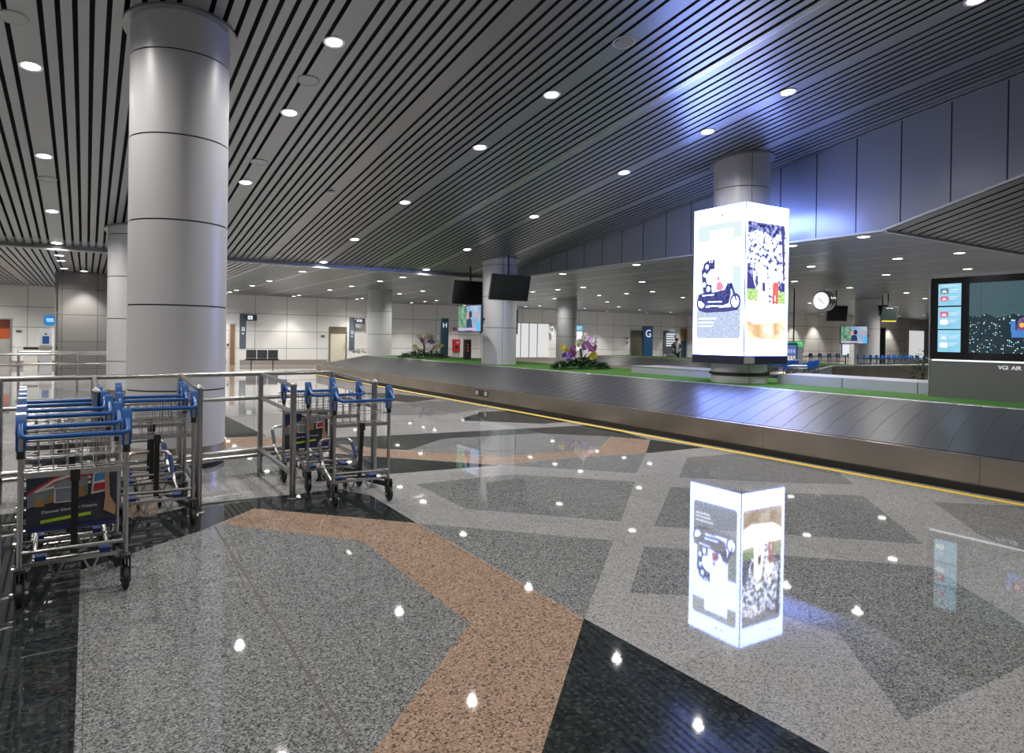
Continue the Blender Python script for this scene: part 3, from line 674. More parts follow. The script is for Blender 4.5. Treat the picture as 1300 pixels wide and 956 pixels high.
# ------------------------------------------------------------------ hanging screens, clock
def panel_screen(name, label, org, xdir, w, h, tilt, mtl, pole_to=None, art=None, th=.07, arm=None):
    """org = centre of the screen face"""
    t = empty(name, org); tag(t, label, 'monitor')
    x = Vector((*xdir, 0)).normalized(); n = x.cross(Vector((0, 0, 1)))
    z = (Vector((0, 0, 1))*math.cos(tilt)+n*math.sin(tilt)).normalized()
    mm = face_frame(Vector((0, 0, 0)), x, z)
    b = MB(); b.prism(rrect(-w/2, -h/2, w/2, h/2, .015, 3), -th, 0); o = b.build('housing', M['darkplastic'], t, smooth=30); o.matrix_local = mm
    if art: art.build('display', t, mm @ Matrix.Translation((-w/2+.02, -h/2+.025, .001)))
    else:
        b = MB(); b.prism(rect(-w/2+.02, -h/2+.025, w/2-.02, h/2-.02), 0, .003); o = b.build('display', mtl, t, smooth=0); o.matrix_local = mm
    b = MB(); b.box(-.18, .18, -.12, .12, -th-.05, -th); o = b.build('bracket', M['darkplastic'], t, smooth=0); o.matrix_local = mm
    if arm:
        q = mm @ Vector((0, 0, -th-.05)); b = MB(); b.tube([q, Vector(arm)-Vector(org)], .04, 8); b.build('wall_arm', M['darkplastic'], t)
    if pole_to is not None:
        p = mm @ Vector((0, 0, -th-.05)); b = MB(); b.tube([p, (p.x, p.y, pole_to-org[2])], .028, 10); b.build('pole', M['darkplastic'], t)
    return t
gls = mat('dark screen glass', (.02, .024, .022), .14)
def art_people(w, h, seed):
    rr = random.Random(seed); a = Art(); w -= .04; h -= .045
    a.lay(noise_emit('screen garden %d' % seed, (.02, .09, .05), (.16, .28, .20), 5, .35, .65, 1.0), rect(0, 0, w, h))
    a.lay(noise_emit('screen pale sky %d' % seed, (.13, .21, .34), (.30, .36, .44), 2, .3, .7, .9), [(w*.34, h), (w, h), (w, 0), (w*.55, 0)])
    a.lay(E_('screen dark coat %d' % seed, (.015, .03, .07), 1.0), [(w*.36, 0), (w*.40, h*.45), (w*.5, h*.52), (w*.6, h*.45), (w*.66, 0)])
    a.lay(E_('screen face %d' % seed, (.42, .20, .18), 1.0), disc(w*.42, h*.60, h*.13, 14, .8), disc(w*.86, h*.62, h*.10, 14, .8))
    a.lay(E_('screen hair %d' % seed, (.02, .02, .04), 1.0), disc(w*.55, h*.66, h*.15, 14, .8))
    a.lay(E_('screen bag %d' % seed, (.05, .30, .55), 1.0), rect(w*.86, 0, w*.99, h*.38))
    a.lay(E_('screen caption %d' % seed, (.34, .30, .42), .9), rect(0, h*.03, w*.82, h*.14))
    return a
panel_screen('hanging_monitor', 'dark blank monitor tilted down in front of a column, hung from the ceiling', (11.04, 17.85, 3.16), (1, 0), 1.40, .80, 0.22, gls, pole_to=zs(17.95)+.1)
xa, za = at_u(574.5, 357, 19.75); xb, zb_ = at_u(577, 384.5, 19.75)
panel_screen('hanging_monitor', 'dark monitor half hidden behind the left side of the turf column', (xa+.72, 19.75, (za+zb_)/2), (1, 0), 1.40, .78, 0.22, M['blackgloss'], pole_to=zs(19.8)+.1)
panel_screen('video_screen', 'lit screen with people in a garden on the left of the turf column', (10.14, 18.8, 2.2), (0, -1), 1.5, .84, 0, None, art=art_people(1.5, .84, 3), arm=(10.66, 18.75, 2.2))
panel_screen('video_screen', 'black back of a screen showing right of the turf column', (11.8, 19.8, 2.17), (-1, 0), 1.46, .84, 0, M['blackgloss'], arm=(11.4, 19.27, 2.17))
p = at(593, 456, .775); t = empty('charging_stand', (p[0], p[1], .772)); tag(t, 'slim dark stand with red marks on the turf under the lit screen', 'stand')
b = MB(); b.box(-.12, .12, -.1, .1, 0, .76); b.build('cabinet', M['darkplastic'], t, smooth=0)
for z in (.3, .42, .54):
    b = MB(); b.box(-.05, -.01, -.106, -.1, z, z+.05); b.build('indicator', E_('red indicator %d' % (z*100), (.5, .05, .05), .7), t, smooth=0)
# clock
t = empty('hanging_clock', (19.62, 13.1, 2.93)); tag(t, 'round double faced drum clock hanging above the far carts', 'clock')
b = MB(); b.lathe([(.27, 0), (.30, .01), (.31, .03), (.31, .32), (.30, .34), (.27, .35)], seg=40, axis='x'); b.build('drum', M['steel'], t, smooth=25)
b = MB()
for x in (.08, .17, .26): b.lathe([(.311, x), (.317, x+.01), (.317, x+.03), (.311, x+.04)], seg=40, axis='x', cap=False)
b.build('drum_rib', M['alum'], t)
a = Art(); a.lay(E_('clock face', (.66, .68, .71), 1.0), disc(0, 0, .268, 40))
a.lay(M['black'], *[[(math.cos(q)*.25-math.sin(q)*.006, math.sin(q)*.25+math.cos(q)*.006), (math.cos(q)*.21-math.sin(q)*.006, math.sin(q)*.21+math.cos(q)*.006), (math.cos(q)*.21+math.sin(q)*.006, math.sin(q)*.21-math.cos(q)*.006), (math.cos(q)*.25+math.sin(q)*.006, math.sin(q)*.25-math.cos(q)*.006)] for q in [PI/6*i for i in range(12)]])
fc = a.build('dial', t, face_frame(Vector((-.004, 0, 0)), (0, -1, 0)))
for q, l, w in ((2.35, .11, .012), (-.75, .17, .009)):
    b = MB(); b.bar((-math.cos(q)*.03, -math.sin(q)*.03, 0), (math.cos(q)*l, math.sin(q)*l, 0), w*1.6, .003, (0, 0, 1)); o = b.build('hand', M['black'], t, smooth=0); o.matrix_local = face_frame(Vector((-.01, 0, 0)), (0, -1, 0))
b = MB(); b.tube([(.17, 0, .31), (.17, 0, .77)], .022, 10); b.build('hanger', M['alum'], t)
# screens round the far right column
cr_ = (.8486, -.529)
def on(px, py, Z):
    d = ray(px, py); return (d.x*Z, d.y*Z, H+d.z*Z)
panel_screen('video_screen', 'lit screen of two people in front of the far right column', on(1084.3, 425.3, 32.0), cr_, 1.27, .84, 0, None, art=art_people(1.27, .84, 5), arm=(31.9, 18.5, 2.0))
panel_screen('hanging_monitor', 'dark monitor hanging just below right of the round clock', on(1063, 398, 27), cr_, .80, .62, 0.18, M['blackgloss'], pole_to=3.7)
am = Art(); am.lay(E_('flight board dark', (.012, .022, .02), 1.0), rect(0, 0, .60, .60)); am.lay(E_('flight board yellow', (.75, .62, .03), .9), rect(0, 0, .60, .045)); am.lay(E_('flight board white', (.7, .7, .7), .9), rect(.13, .55, .24, .58), rect(.27, .55, .40, .58))
panel_screen('hanging_monitor', 'small flight monitor with a yellow bottom band hung far right', on(1129.5, 399.5, 28.5), cr_, .64, .645, .2, None, pole_to=3.7, art=am)
panel_screen('hanging_monitor', 'dark back of a small monitor behind the yellow banded one', on(1122, 394, 29.5), cr_, .42, .46, -.15, M['blackgloss'], pole_to=3.7)
t = empty('advert_totem', (*on(1117, 455, 33.5)[:2], 0)); t.rotation_euler = (0, 0, -math.atan2(.529, .8486)); tag(t, 'tall dark standing panel right of the far right column', 'panel')
b = MB(); b.box(-.27, .27, 0, .15, 0, 2.42); b.build('cabinet', M['darkplastic'], t, smooth=0)
b = MB(); b.box(-.24, .24, -.01, 0, .3, 2.36); b.build('screen', M['blackgloss'], t, smooth=0)
for px, lab in ((1074, 'bright white poster screen left of the far right column foot'), (1112, 'bright white poster screen right of the far right column foot')):
    p = on(px, 444, 33.0); t = empty('poster_screen', p); t.rotation_euler = (0, 0, -math.atan2(.529, .8486)); tag(t, lab, 'poster screen')
    wd = .38 if px < 1100 else .17
    b = MB(); b.box(-wd/2, wd/2, 0, .06, -.27, .27); b.build('frame', M['darkplastic'], t, smooth=0)
    b = MB(); b.box(-wd/2+.015, wd/2-.015, -.004, 0, -.255, .255); b.build('sheet', E_('poster screen white %d' % px, (.5, .55, .58), .9), t, smooth=0)
    b = MB(); b.tube([(0, .03, -.27), (0, .03, -p[2]+.02)], .03, 8); b.lathe([(.2, -p[2]), (.2, -p[2]+.02)], (0, .03, 0), 16); b.build('stand', M['darkplastic'], t)
p = on(1007, 452, 22.3); t = empty('vending_machine', (p[0], p[1], 0)); t.rotation_euler = (0, 0, -math.atan2(.529, .8486)); tag(t, 'blue lit vending machine just right of the lightbox', 'vending machine')
b = MB(); b.box(-.5, .14, 0, .6, 0, 1.58); b.build('cabinet', mat('vending blue', (.03, .07, .20), .4), t, smooth=0)
a = Art(); a.lay(E_('vending window', (.05, .10, .22), 1.0), rect(-.47, .55, .10, 1.52))
for i in range(4): a.lay(E_('vending goods %d' % i, [(.55, .25, .2), (.3, .4, .7), (.6, .45, .3), (.3, .3, .6)][i], .8), *[rect(-.45+.09*k, .6+.22*i, -.39+.09*k, .72+.22*i) for k in range(6)])
a.build('window', t, face_frame(Vector((0, -.004, 0)), (1, 0, 0)))
b = MB(); b.box(.14, .32, .0, .5, 0, 1.45); b.build('side_panel', M['white'], t, smooth=0)
am = Art(); am.lay(noise_emit('green match screen', (.03, .20, .06), (.10, .42, .16), 4, .4, .6, .9), rect(0, 0, .66, .42))
panel_screen('video_screen', 'green lit screen above the blue vending machine', on(1009, 440.5, 26.5), cr_, .70, .46, 0, None, art=am, pole_to=3.7)

# ------------------------------------------------------------------ trolley bay railing
def ub_(v): return 7.97+.165*v           # back rail
def uf_(v): return 6.50+.16*v            # front posts
t = empty('railing', (0, 0, 0)); tag(t, 'stainless steel railing forming the trolley parking bays', 'railing')
DV = [-.68, .07, .86, 1.72, 2.60]
PR = .030
for v in DV:
    for u, hgt in ((ub_(v), 1.14), (uf_(v), 1.13)):
        b = MB(); b.lathe([(PR, .0), (PR, hgt-.03), (PR+.006, hgt-.028), (PR+.006, hgt-.008), (PR*.9, hgt+.004), (PR*.5, hgt+.016), (.002, hgt+.02)] if u < ub_(v)-.1 else [(PR, 0), (PR, hgt)], (v, u, 0), 16); b.build('post', M['satin'], t)
        b = MB(); b.lathe([(.055, 0), (.055, .008), (PR+.004, .014)], (v, u, 0), 20); b.build('floor_flange', M['satin'], t)
def rail(name, pts, r): b = MB(); b.tube(pts, r, 12); return b.build(name, M['satin'], t)
vl, vr_ = DV[0], DV[-1]
rail('back_rail', [(v, ub_(v), 1.15) for v in (vl, vr_)], .026)
rail('back_rail', [(v, ub_(v), .87) for v in (vl, vr_)], .022)
rail('back_rail', [(v, ub_(v)-.04, .27) for v in (vl, vr_)], .030)
rail('back_rail', [(v, ub_(v)+.04, .20) for v in (vl, vr_)], .022)
for v in DV:
    rail('divider_rail', [(v, ub_(v), 1.15), (v, uf_(v), 1.10)], .022)
    rail('divider_rail', [(v, ub_(v), .87), (v, uf_(v), .85)], .020)
    rail('divider_rail', [(v, ub_(v)-.03, .27), (v, uf_(v), .25)], .026)
# distant railing near the pillar
t2 = empty('railing', (0, 0, 0)); tag(t2, 'small stainless railing standing in front of the grey granite pillar', 'railing')
for (x, y) in ((-2.10, 20.6), (-2.02, 20.0), (-1.55, 22.6), (-.2, 21.2)):
    b = MB(); b.lathe([(.03, 0), (.03, 1.05), (.02, 1.075), (.002, 1.08)], (x, y, 0), 12); b.build('post', M['satin'], t2)
for a_, c_, z in (((-2.02, 20.0), (1.2, 20.9), 1.04), ((-2.02, 20.0), (1.2, 20.9), .80), ((-2.10, 20.6), (-2.02, 20.0), 1.04), ((-1.55, 22.6), (1.5, 23.4), 1.04), ((-1.55, 22.6), (1.5, 23.4), .28)):
    b = MB(); b.tube([(a_[0], a_[1], z), (c_[0], c_[1], z)], .024, 10); b.build('rail', M['satin'], t2)

# ------------------------------------------------------------------ luggage trolleys (rear wheels at y = 0, nose towards +y)
adb = noise_emit('x', (0, 0, 0), (0, 0, 0), 1, 0, 1) if False else None
PW = .27
M['deepblue'] = mat('deep blue plastic', (.008, .03, .13), .4)
def arc(cx, cy, r, a0, a1, n): return [(cx+r*math.cos(math.radians(a0+(a1-a0)*i/n)), cy+r*math.sin(math.radians(a0+(a1-a0)*i/n))) for i in range(n+1)]
def advert_board(parent, y, flag):
    """printed board leaning across the trolley"""
    dkb = mat('advert board dark', (.035, .04, .055), .35) if 'advert board dark' not in bpy.data.materials else bpy.data.materials['advert board dark']
    def c(n, col): return bpy.data.materials.get(n) or mat(n, col, .35)
    rd, wh, nb, gr, tn, ph, lm = c('print red', (.42, .03, .035), ), c('print white', (.62, .6, .57)), c('print navy', (.02, .03, .13)), c('print grey', (.20, .21, .23)), c('print skin', (.42, .24, .15)), c('print ochre', (.32, .18, .06)), c('print lime', (.36, .55, .03))
    b = MB(); b.prism(rrect(-.245, .34, .245, .73, .02, 3), -.006, 0); o = b.build('advert_board', dkb, parent, smooth=30); mm = face_frame(Vector((0, y, 0)), (1, 0, 0)); o.matrix_local = mm
    a = Art()
    for i in range(6):
        s0, s1 = .72-i*.016, .72-(i+1)*.016
        a.lay((rd, wh)[i % 2], [(-.24, s0-.13), (-.1, s0-.04), (.02, s0-.005), (.10, s0-.003), (.10, s1-.003), (.02, s1-.005), (-.1, s1-.04), (-.24, s1-.13)])
    a.lay(nb, [(-.24, .73), (-.24, .66), (-.12, .70), (-.12, .73)] if not flag else rect(-.24, .63, -.06, .72))
    if flag:
        a.lay(wh, disc(-.15, .675, .03, 14)); a.lay(nb, disc(-.14, .678, .026, 14))
        for i in range(4): a.lay((wh, rd)[i % 2], rect(-.06, .71-i*.02, .12, .726-i*.02))
    a.lay(gr, [(-.24, .58), (-.05, .66), (.08, .67), (.08, .55), (-.24, .50)]); a.lay(ph, rect(-.2, .50, -.15, .55), rect(-.13, .52, -.09, .57), rect(.02, .54, .07, .6)); a.lay(wh, [(-.2, .59), (-.1, .61), (-.1, .625), (-.2, .605)])
    a.lay(wh, rect(-.10, .515, .0, .612)); a.lay(gr, rect(-.092, .522, -.008, .604))
    a.lay(wh, [(.10, .55), (.19, .565), (.20, .70), (.11, .69)]); a.lay(c('print blue', (.05, .22, .42)), [(.115, .63), (.19, .64), (.195, .69), (.12, .68)]); a.lay(rd, [(.11, .565), (.18, .575), (.185, .625), (.115, .615)])
    a.lay(tn, [(.17, .44), (.235, .40), (.24, .46), (.205, .53), (.20, .66), (.185, .70), (.175, .66), (.178, .53)])
    a.lay(lm, [(-.17, .395), (.10, .42), (.10, .44), (-.17, .415)]); a.lay(nb, rect(-.24, .345, .24, .37))
    a.build('print', o, Matrix.Translation((0, 0, .001)))
    text_mesh('slogan', 'Discover Education Malaysia', .026, wh, o, Matrix.Translation((-.165, .455, .012)) @ Matrix.Rotation(.06, 4, 'Z'), .0005)
def make_cart(detail=True):
    t = empty('luggage_trolley')
    sg = 10 if detail else 6
    for s in (-1, 1):
        x = s*PW
        b = MB(); b.tube([(x, 0, .13), (x, 0, .99)], .0155, sg); b.build('rear_post', M['steel'], t)
        # teardrop blue end of the handle
        b = MB(); b.prism([(.0, .985), (-.03, .99), (-.045, 1.02), (-.03, 1.075), (-.005, 1.115), (.02, 1.125), (.038, 1.105), (.038, 1.03), (.03, .90), (-.008, .90)], x-.026, x+.026, tr=lambda y, z, xx: (xx, y, z)); b.build('handle_end', M['blue'], t, smooth=30)
        if detail:
            b = MB(); b.lathe([(.021, .855), (.021, .90)], (x, 0, 0), 10); b.build('collar', M['black'], t)
        # rear wheel with fork
        b = MB(); b.lathe([(.012, -.017), (.058, -.018), (.068, -.013), (.071, 0), (.068, .013), (.058, .018), (.012, .017)], (x, .0-.03, .072), 20 if detail else 10, axis='x'); w_ = b.build('wheel', M['black'], t)
        b = MB()
        for q in (-1, 1): b.prism([(-.055, .05), (.0, .045), (.03, .20), (-.05, .21)], x+q*.024-.003, x+q*.024+.003, tr=lambda y, z, xx: (xx, y, z))
        b.box(x-.027, x+.027, -.05, .03, .195, .215); b.build('fork', M['darkplastic'], w_, smooth=0)
        b = MB(); b.tube([(x-.045, -.03, .072), (x+.045, -.03, .072)], .011, 8); b.build('axle', M['alum'], w_)
    b = MB(); b.tube(fillet([(-PW, -.01, 1.07), (-PW-.0, -.15, .995), (PW+.0, -.15, .995), (PW, -.01, 1.07)], .045, 5), .0155, sg); b.build('handle_bar', M['blue'], t)
    # wire basket
    b = MB(); rw = .0038 if detail else .006
    x0, x1, y0, y1, z0, z1 = -PW+.015, PW-.015, .02, .26, .755, .955
    for z in ((z0, z0+.10, z1) if detail else (z0, z1)):
        b.tube([(x0, y0, z), (x1, y0, z), (x1, y1, z), (x0, y1, z)], rw, 5, closed=True)
    nx = 8 if detail else 5
    for i in range(nx):
        x = x0+(x1-x0)*i/(nx-1)
        b.tube([(x, y0, z1), (x, y0, z0), (x, y1, z0), (x, y1, z1)], rw*.85, 4)
    for i in range(1, 3 if detail else 2):
        y = y0+(y1-y0)*i/3; b.tube([(x0, y, z1), (x0, y, z0), (x1, y, z0), (x1, y, z1)], rw*.85, 4)
    b.box(-PW, PW, .0, .012, z0-.02, z0+.012)
    b.build('basket', M['steel'], t)
    if detail:
        b = MB(); b.box(-.025, .025, -.012, .004, .70, .77); b.bar((0, .0, .74), (0, .06, .25), .038, .014, (0, 1, 0)); b.build('brake_strap', M['black'], t, smooth=0)
    # lower cross bars
    b = MB(); b.tube([(-PW, .0, .30), (PW, .0, .30)], .0135, sg); b.build('cross_bar', M['steel'], t)
    b = MB(); b.box(-PW+.01, PW-.01, .03, .05, .205, .225)
    if detail:
        for s in (-1, 1): b.bar((s*.13, .04, .21), (s*.09, .04, .12), .012, .008, (0, 1, 0)); b.bar((s*.05, .04, .12), (s*.09, .04, .12), .012, .008, (0, 1, 0)); b.bar((s*.05, .04, .21), (s*.09, .04, .12), .012, .008, (0, 1, 0))
    b.build('truss_bar', M['steel'], t, smooth=0)
    # base: two dark rails drawing together to the nose and the platform tubes
    for s in (-1, 1):
        b = MB(); b.bar((s*.245, .0, .165), (s*.115, .78, .135), .032, .045); b.build('base_rail', M['darkplastic'], t, smooth=0)
    if detail:
        for k, y in enumerate((.22, .40, .58)):
            hw = .245-.13*y/.78; b = MB(); b.tube([(-hw, y, .185), (hw, y, .185)], .009, 8); b.build('platform_bar', M['steel'], t)
        b = MB(); b.tube(fillet([(-.20, .30, .17), (-.19, .62, .27), (-.17, .84, .50), (.17, .84, .50), (.19, .62, .27), (.20, .30, .17)], (.07), 5), .016, 10); ho = b.build('front_hoop', M['steel'], t)
        for s in (-1, 1):
            b = MB(); b.tube([(s*.186, .665, .315), (s*.174, .80, .46)], .0195, 10); b.build('bumper_sleeve', M['deepblue'] if s > 0 else M['darkplastic'], ho)
        for s in (-1, 1):
            b = MB(); b.box(s*.17-.03, s*.17+.03, .12, .26, .19, .235); b.build('foot_pad', M['deepblue'], t, smooth=0)
    for s in (-1, 1):
        b = MB(); b.lathe([(.01, -.014), (.04, -.015), (.05, -.008), (.05, .008), (.04, .015), (.01, .014)], (s*.085, .74, .05), 16 if detail else 8, axis='x'); b.build('wheel', M['black'], t)
    return t
cart = make_cart(True); first = [True]
def put(x, y, rz, label, group, src=None):
    if src is None:
        o = cart if first[0] else copy_tree(cart); first[0] = False
    else: o = src
    o.location = (x, y, 0); o.rotation_euler = (0, 0, rz); tag(o, label, 'luggage trolley', group); return o
made = []
NR = [4.90, 5.42, 6.05, 6.48, 6.92, 7.28]
for i, u in enumerate(NR):
    lab = 'luggage trolley at front left, %s of six counting from the nearest' % ORD[i]
    made.append(put(-.05-.06*(u-4.9), u, .05, lab, 'trolleys nested in the front left row'))
for i, (x, u) in enumerate(((.50, 6.28), (.52, 7.05), (.53, 7.47))):
    made.append(put(x, u, 0, 'blue handled luggage trolley before the big column, %s of three from the nearest' % ORD[i], 'trolleys nested in the middle bay'))
for i, (x, u) in enumerate(((2.25, 6.30), (2.20, 7.02), (2.10, 7.62))):
    made.append(put(x, u, (.0, .02, .04)[i], 'blue handled luggage trolley in the right hand bay, %s of three from the nearest' % ORD[i], 'trolleys nested in the right bay'))
advert_board(made[0], .30, False)
advert_board(made[11], .06, True)
for i in range(3):
    put(2.12-.01*i, 14.9+.45*i, 0, 'luggage trolley peeping out behind the big white column, %s from the nearest' % ORD[i], 'trolleys nested behind the big column')
far = make_cart(False); ff = [True]
def put_far(x, y, rz, label, group):
    o = far if ff[0] else copy_tree(far); ff[0] = False
    o.location = (x, y, 0); o.rotation_euler = (0, 0, rz); tag(o, label, 'luggage trolley', group)
for r in range(3):
    for i in range(5):
        put_far(15.4+.46*i, 10.9+.75*r+.25*i, 2.4, '%s trolley from the left in the %s of three rows behind the low white wall' % (ORD[i], ('front', 'middle', 'rear')[r]), 'trolleys massed behind the lightbox column')
for i in range(7):
    put_far(26.6+.62*i, 19.4-.05*i, -1.5, '%s trolley from left in the far row below the round clock' % ORD[i], 'trolleys in the far row below the clock')
for i in range(11):
    put_far(27.6+.38*i, 16.4-.04*i, -1.45, '%s trolley from left in the far row right of the far column' % ORD[i], 'trolleys in the far row right of the far column')

# ------------------------------------------------------------------ things along the far wall
WU = 38.3; WR = 40.2
def door(name, v0, v1, zt, u, leaf, label, frame_m, handle=True, depth=.10, panel=None):
    t = empty(name, ((v0+v1)/2, u, 0)); tag(t, label, 'door'); w = (v1-v0)/2
    b = MB(); b.box(-w-.06, -w, -.06, .0, 0, zt+.06); b.box(w, w+.06, -.06, 0, 0, zt+.06); b.box(-w, w, -.06, 0, zt, zt+.06); b.build('frame', frame_m, t, smooth=0)
    b = MB(); b.box(-w, w, -.025, -.001, 0, zt); lf = b.build('leaf', leaf, t, smooth=0)
    if panel: b = MB(); b.box(-w, w, -.03, -.025, *panel[0]); b.build('panel', panel[1], lf, smooth=0)
    if handle: b = MB(); b.tube([(w-.09, -.07, .95), (w-.09, -.07, 1.1)], .012, 8); b.box(w-.1, w-.08, -.07, -.02, .95, .97); b.box(w-.1, w-.08, -.07, -.02, 1.08, 1.1); b.build('handle', M['alum'], lf, smooth=0)
    return t
orange = mat('orange door panel', (.36, .07, .02), .4); cream = mat('cream door', (.60, .56, .44), .4); bronze_d = mat('bronze recess', (.22, .19, .13), .4, .5)
door('door', -3.75, -2.95, 2.12, WU, mat('grey door', (.30, .29, .27), .4), 'orange and grey door at the left edge of the photo', M['alum'], panel=((1.25, 2.12), orange))
b = MB(); b.box(-.4, .4, -.034, -.03, 1.72, 2.12); o = b.build('dark_panel', mat('dark red panel', (.10, .02, .012), .4), bpy.data.objects['door'], smooth=0)
dd = door('door', 11.72, 12.62, 2.06, WU, cream, 'cream door in a bronze frame behind the carousel end', bronze_d)
b = MB(); b.box(-.45, .45, -.032, -.026, 1.72, 2.06); b.build('transom', bronze_d, dd, smooth=0)
door('door', 35.95, 37.2, 2.35, WR, mat('olive dark door', (.10, .10, .07), .35, .3), 'dark olive double door beside the letter G pylon', M['alum'])
dw = door('door', 6.40, 6.62, 2.12, WU, mat('brown wood door', (.23, .12, .06), .45), 'narrow brown wooden door seen right of the big column', mat('beige frame', (.45, .42, .36), .4), handle=False)
b = MB(); b.lathe([(.002, -.05), (.06, -.045), (.07, -.02), (.03, 0)], (-.20, 0, 1.05), 14, axis='y'); b.build('knob', M['black'], dw)
def plate(name, v0, v1, z0, z1, u, label, mtl, cat, th=.03, extra=None):
    t = empty(name, ((v0+v1)/2, u, z0)); tag(t, label, cat)
    b = MB(); b.box(-(v1-v0)/2, (v1-v0)/2, -th, 0, 0, z1-z0); b.build('board', mtl, t, smooth=0); return t
slate = mat('slate blue sign board', (.09, .115, .14), .4); navy_m = mat('navy pylon', (.012, .05, .12), .35); teal = mat('dark teal pylon', (.018, .045, .06), .35)
sgn_w = emitmat('sign white', (.5, .52, .54), .9)
def wall_sign(v, z1, z0, lab, arrow):
    t = plate('sign_board', v, v+.32, z0, z1, WU, lab, slate, 'sign')
    a = Art(); a.lay(sgn_w, disc(.13, .62, .035, 10), [(.09, .45), (.17, .45), (.15, .57), (.11, .57)], disc(.22, .62, .035, 10), [(.18, .45), (.26, .45), (.24, .57), (.20, .57)], disc(.16, .30, .05, 12)); a.build('pictogram', t, face_frame(Vector((-.16, -.032, .5)), (1, 0, 0)))
    b = MB(); b.box(.10, .62, -.45, -.30, z1-z0-.36, z1-z0-.04); b.box(.1, .16, -.3, -.03, z1-z0-.24, z1-z0-.16); fl = b.build('flag_sign', M['darkplastic'], t, smooth=0)
    a = Art(); a.lay(sgn_w, rect(.16, .04, .40, .24) if arrow else rect(.14, .08, .44, .22)); a.lay(M['darkplastic'], [(.22, .12), (.30, .18), (.30, .10)]); a.build('symbol', fl, face_frame(Vector((0, -.452, z1-z0-.34)), (1, 0, 0)))
wall_sign(6.87, 2.70, .85, 'slate blue wall sign with a small hanging sign left of the bench', True)
wall_sign(12.82, 2.68, .78, 'slate blue wall sign with a small hanging sign right of the cream door', False)
# letter pylons
def pylon(px0, px1, ytop, letter, mtl, label, u):
    v0, z1 = at_u(px0, ytop, u); v1, _ = at_u(px1, ytop, u)
    t = empty('sign_pylon', ((v0+v1)/2, u, 0)); tag(t, label, 'sign'); w = (v1-v0)/2
    b = MB(); b.box(-w, w, 0, .18, 0, z1); b.build('body', mtl, t, smooth=0)
    text_mesh('letter', letter, w*1.75, sgn_w, t, face_frame(Vector((0, -.004, z1-.25-w*1.25)), (1, 0, 0)), .003, 'CENTER')
pylon(560.3, 569.6, 404, 'H', teal, 'tall dark teal pylon lettered H beyond the turf', 36.5)
pylon(817.5, 829, 414, 'G', navy_m, 'tall navy blue pylon lettered G beside the olive door', 38.5)
# bench
t = empty('bench', (7.33, 34.95, 0)); t.rotation_euler = (0, 0, -.2); tag(t, 'black three seat bench against the far white wall', 'bench')
for i in range(3):
    x = -.5+.5*i
    b = MB(); b.prism([(-.02, .42), (-.45, .40), (-.47, .43), (-.45, .46), (-.02, .47)], x-.235, x+.235, tr=lambda y, z, xx: (xx, y, z)); b.build('seat', M['darkplastic'], t)
    b = MB(); b.prism([(-.02, .48), (.05, .86), (.09, .86), (.04, .46)], x-.235, x+.235, tr=lambda y, z, xx: (xx, y, z)); b.build('backrest', M['darkplastic'], t)
b = MB(); b.tube([(-.78, -.2, .38), (.78, -.2, .38)], .03, 8); b.build('beam', M['black'], t)
for x in (-.5, .5):
    b = MB(); b.tube([(x, -.2, .38), (x, -.2, .03)], .025, 8); b.tube([(x, -.45, .025), (x, .05, .025)], .022, 8); b.build('leg', M['black'], t)
# wall bits
red_m = mat('fire red', (.50, .02, .03), .35)
t = plate('fire_alarm', 20.45, 20.68, 2.08, 2.28, WR, 'small red fire alarm box above the hose cabinet', red_m, 'fire alarm', .06)
b = MB(); b.box(-.06, .06, -.066, -.06, .05, .15); b.build('button', M['white'], t, smooth=0)
t = plate('fire_hose_cabinet', 20.45, 20.96, .66, 1.48, WR, 'red fire hose cabinet on the far white wall', red_m, 'fire cabinet', .12)
b = MB(); b.box(-.02, .16, -.126, -.12, .55, .70); b.build('label_plate', M['white'], t, smooth=0)
b = MB(); b.lathe([(.02, -.124), (.12, -.124), (.12, -.13), (.02, -.13)], (.0, 0, .32), 16, axis='y'); b.build('reel', M['darkplastic'], t)
for v, z, lab, u in ((-2.62, 1.60, 'small grey plate on the wall beside the orange door', WU), (11.30, 1.57, 'small grey plate on the wall beside the cream door', WU), (35.6, 1.75, 'small dark wall plate beside the olive door, upper', WR), (35.6, 1.42, 'small dark wall plate beside the olive door, lower', WR)):
    t = plate('wall_plate', v-.12, v+.12, z-.07, z+.07, u, lab, mat('plate grey', (.3, .3, .3), .4) if 'plate grey' not in bpy.data.materials else bpy.data.materials['plate grey'], 'wall plate', .02)
    b = MB(); b.box(-.08, .08, -.024, -.02, .04, .10); b.build('insert', M['darkplastic'], t, smooth=0)
t = empty('round_sign', (-1.46, WU-.02, 1.90)); tag(t, 'bright blue rounded sign on the wall at far left', 'sign')
a = Art(); a.lay(emitmat('sign bright blue', (.015, .15, .38), .9), rrect(-.23, 0, .23, .46, .15)); a.lay(emitmat('sign pale', (.55, .75, .9), .9), rect(-.14, .27, .14, .31), rect(-.12, .18, .15, .22)); a.build('panel', t, face_frame(Vector((0, -.03, 0)), (1, 0, 0)))
b = MB(); b.prism(rrect(-.24, -.01, .24, .47, .155), -.03, 0); o = b.build('frame', M['white'], t); o.matrix_local = face_frame(Vector((0, -.005, 0)), (1, 0, 0))
t = empty('help_terminal', (-1.50, 37.3, 0)); tag(t, 'white help terminal with a dark blue tablet at far left wall', 'terminal')
b = MB(); b.box(-.3, .16, 0, .35, 0, .95); b.build('pedestal', M['white'], t, smooth=0)
b = MB(); b.box(-.30, .16, -.03, .3, .82, .98); b.build('shelf', mat('taupe shelf', (.24, .21, .18), .4), t, smooth=0)
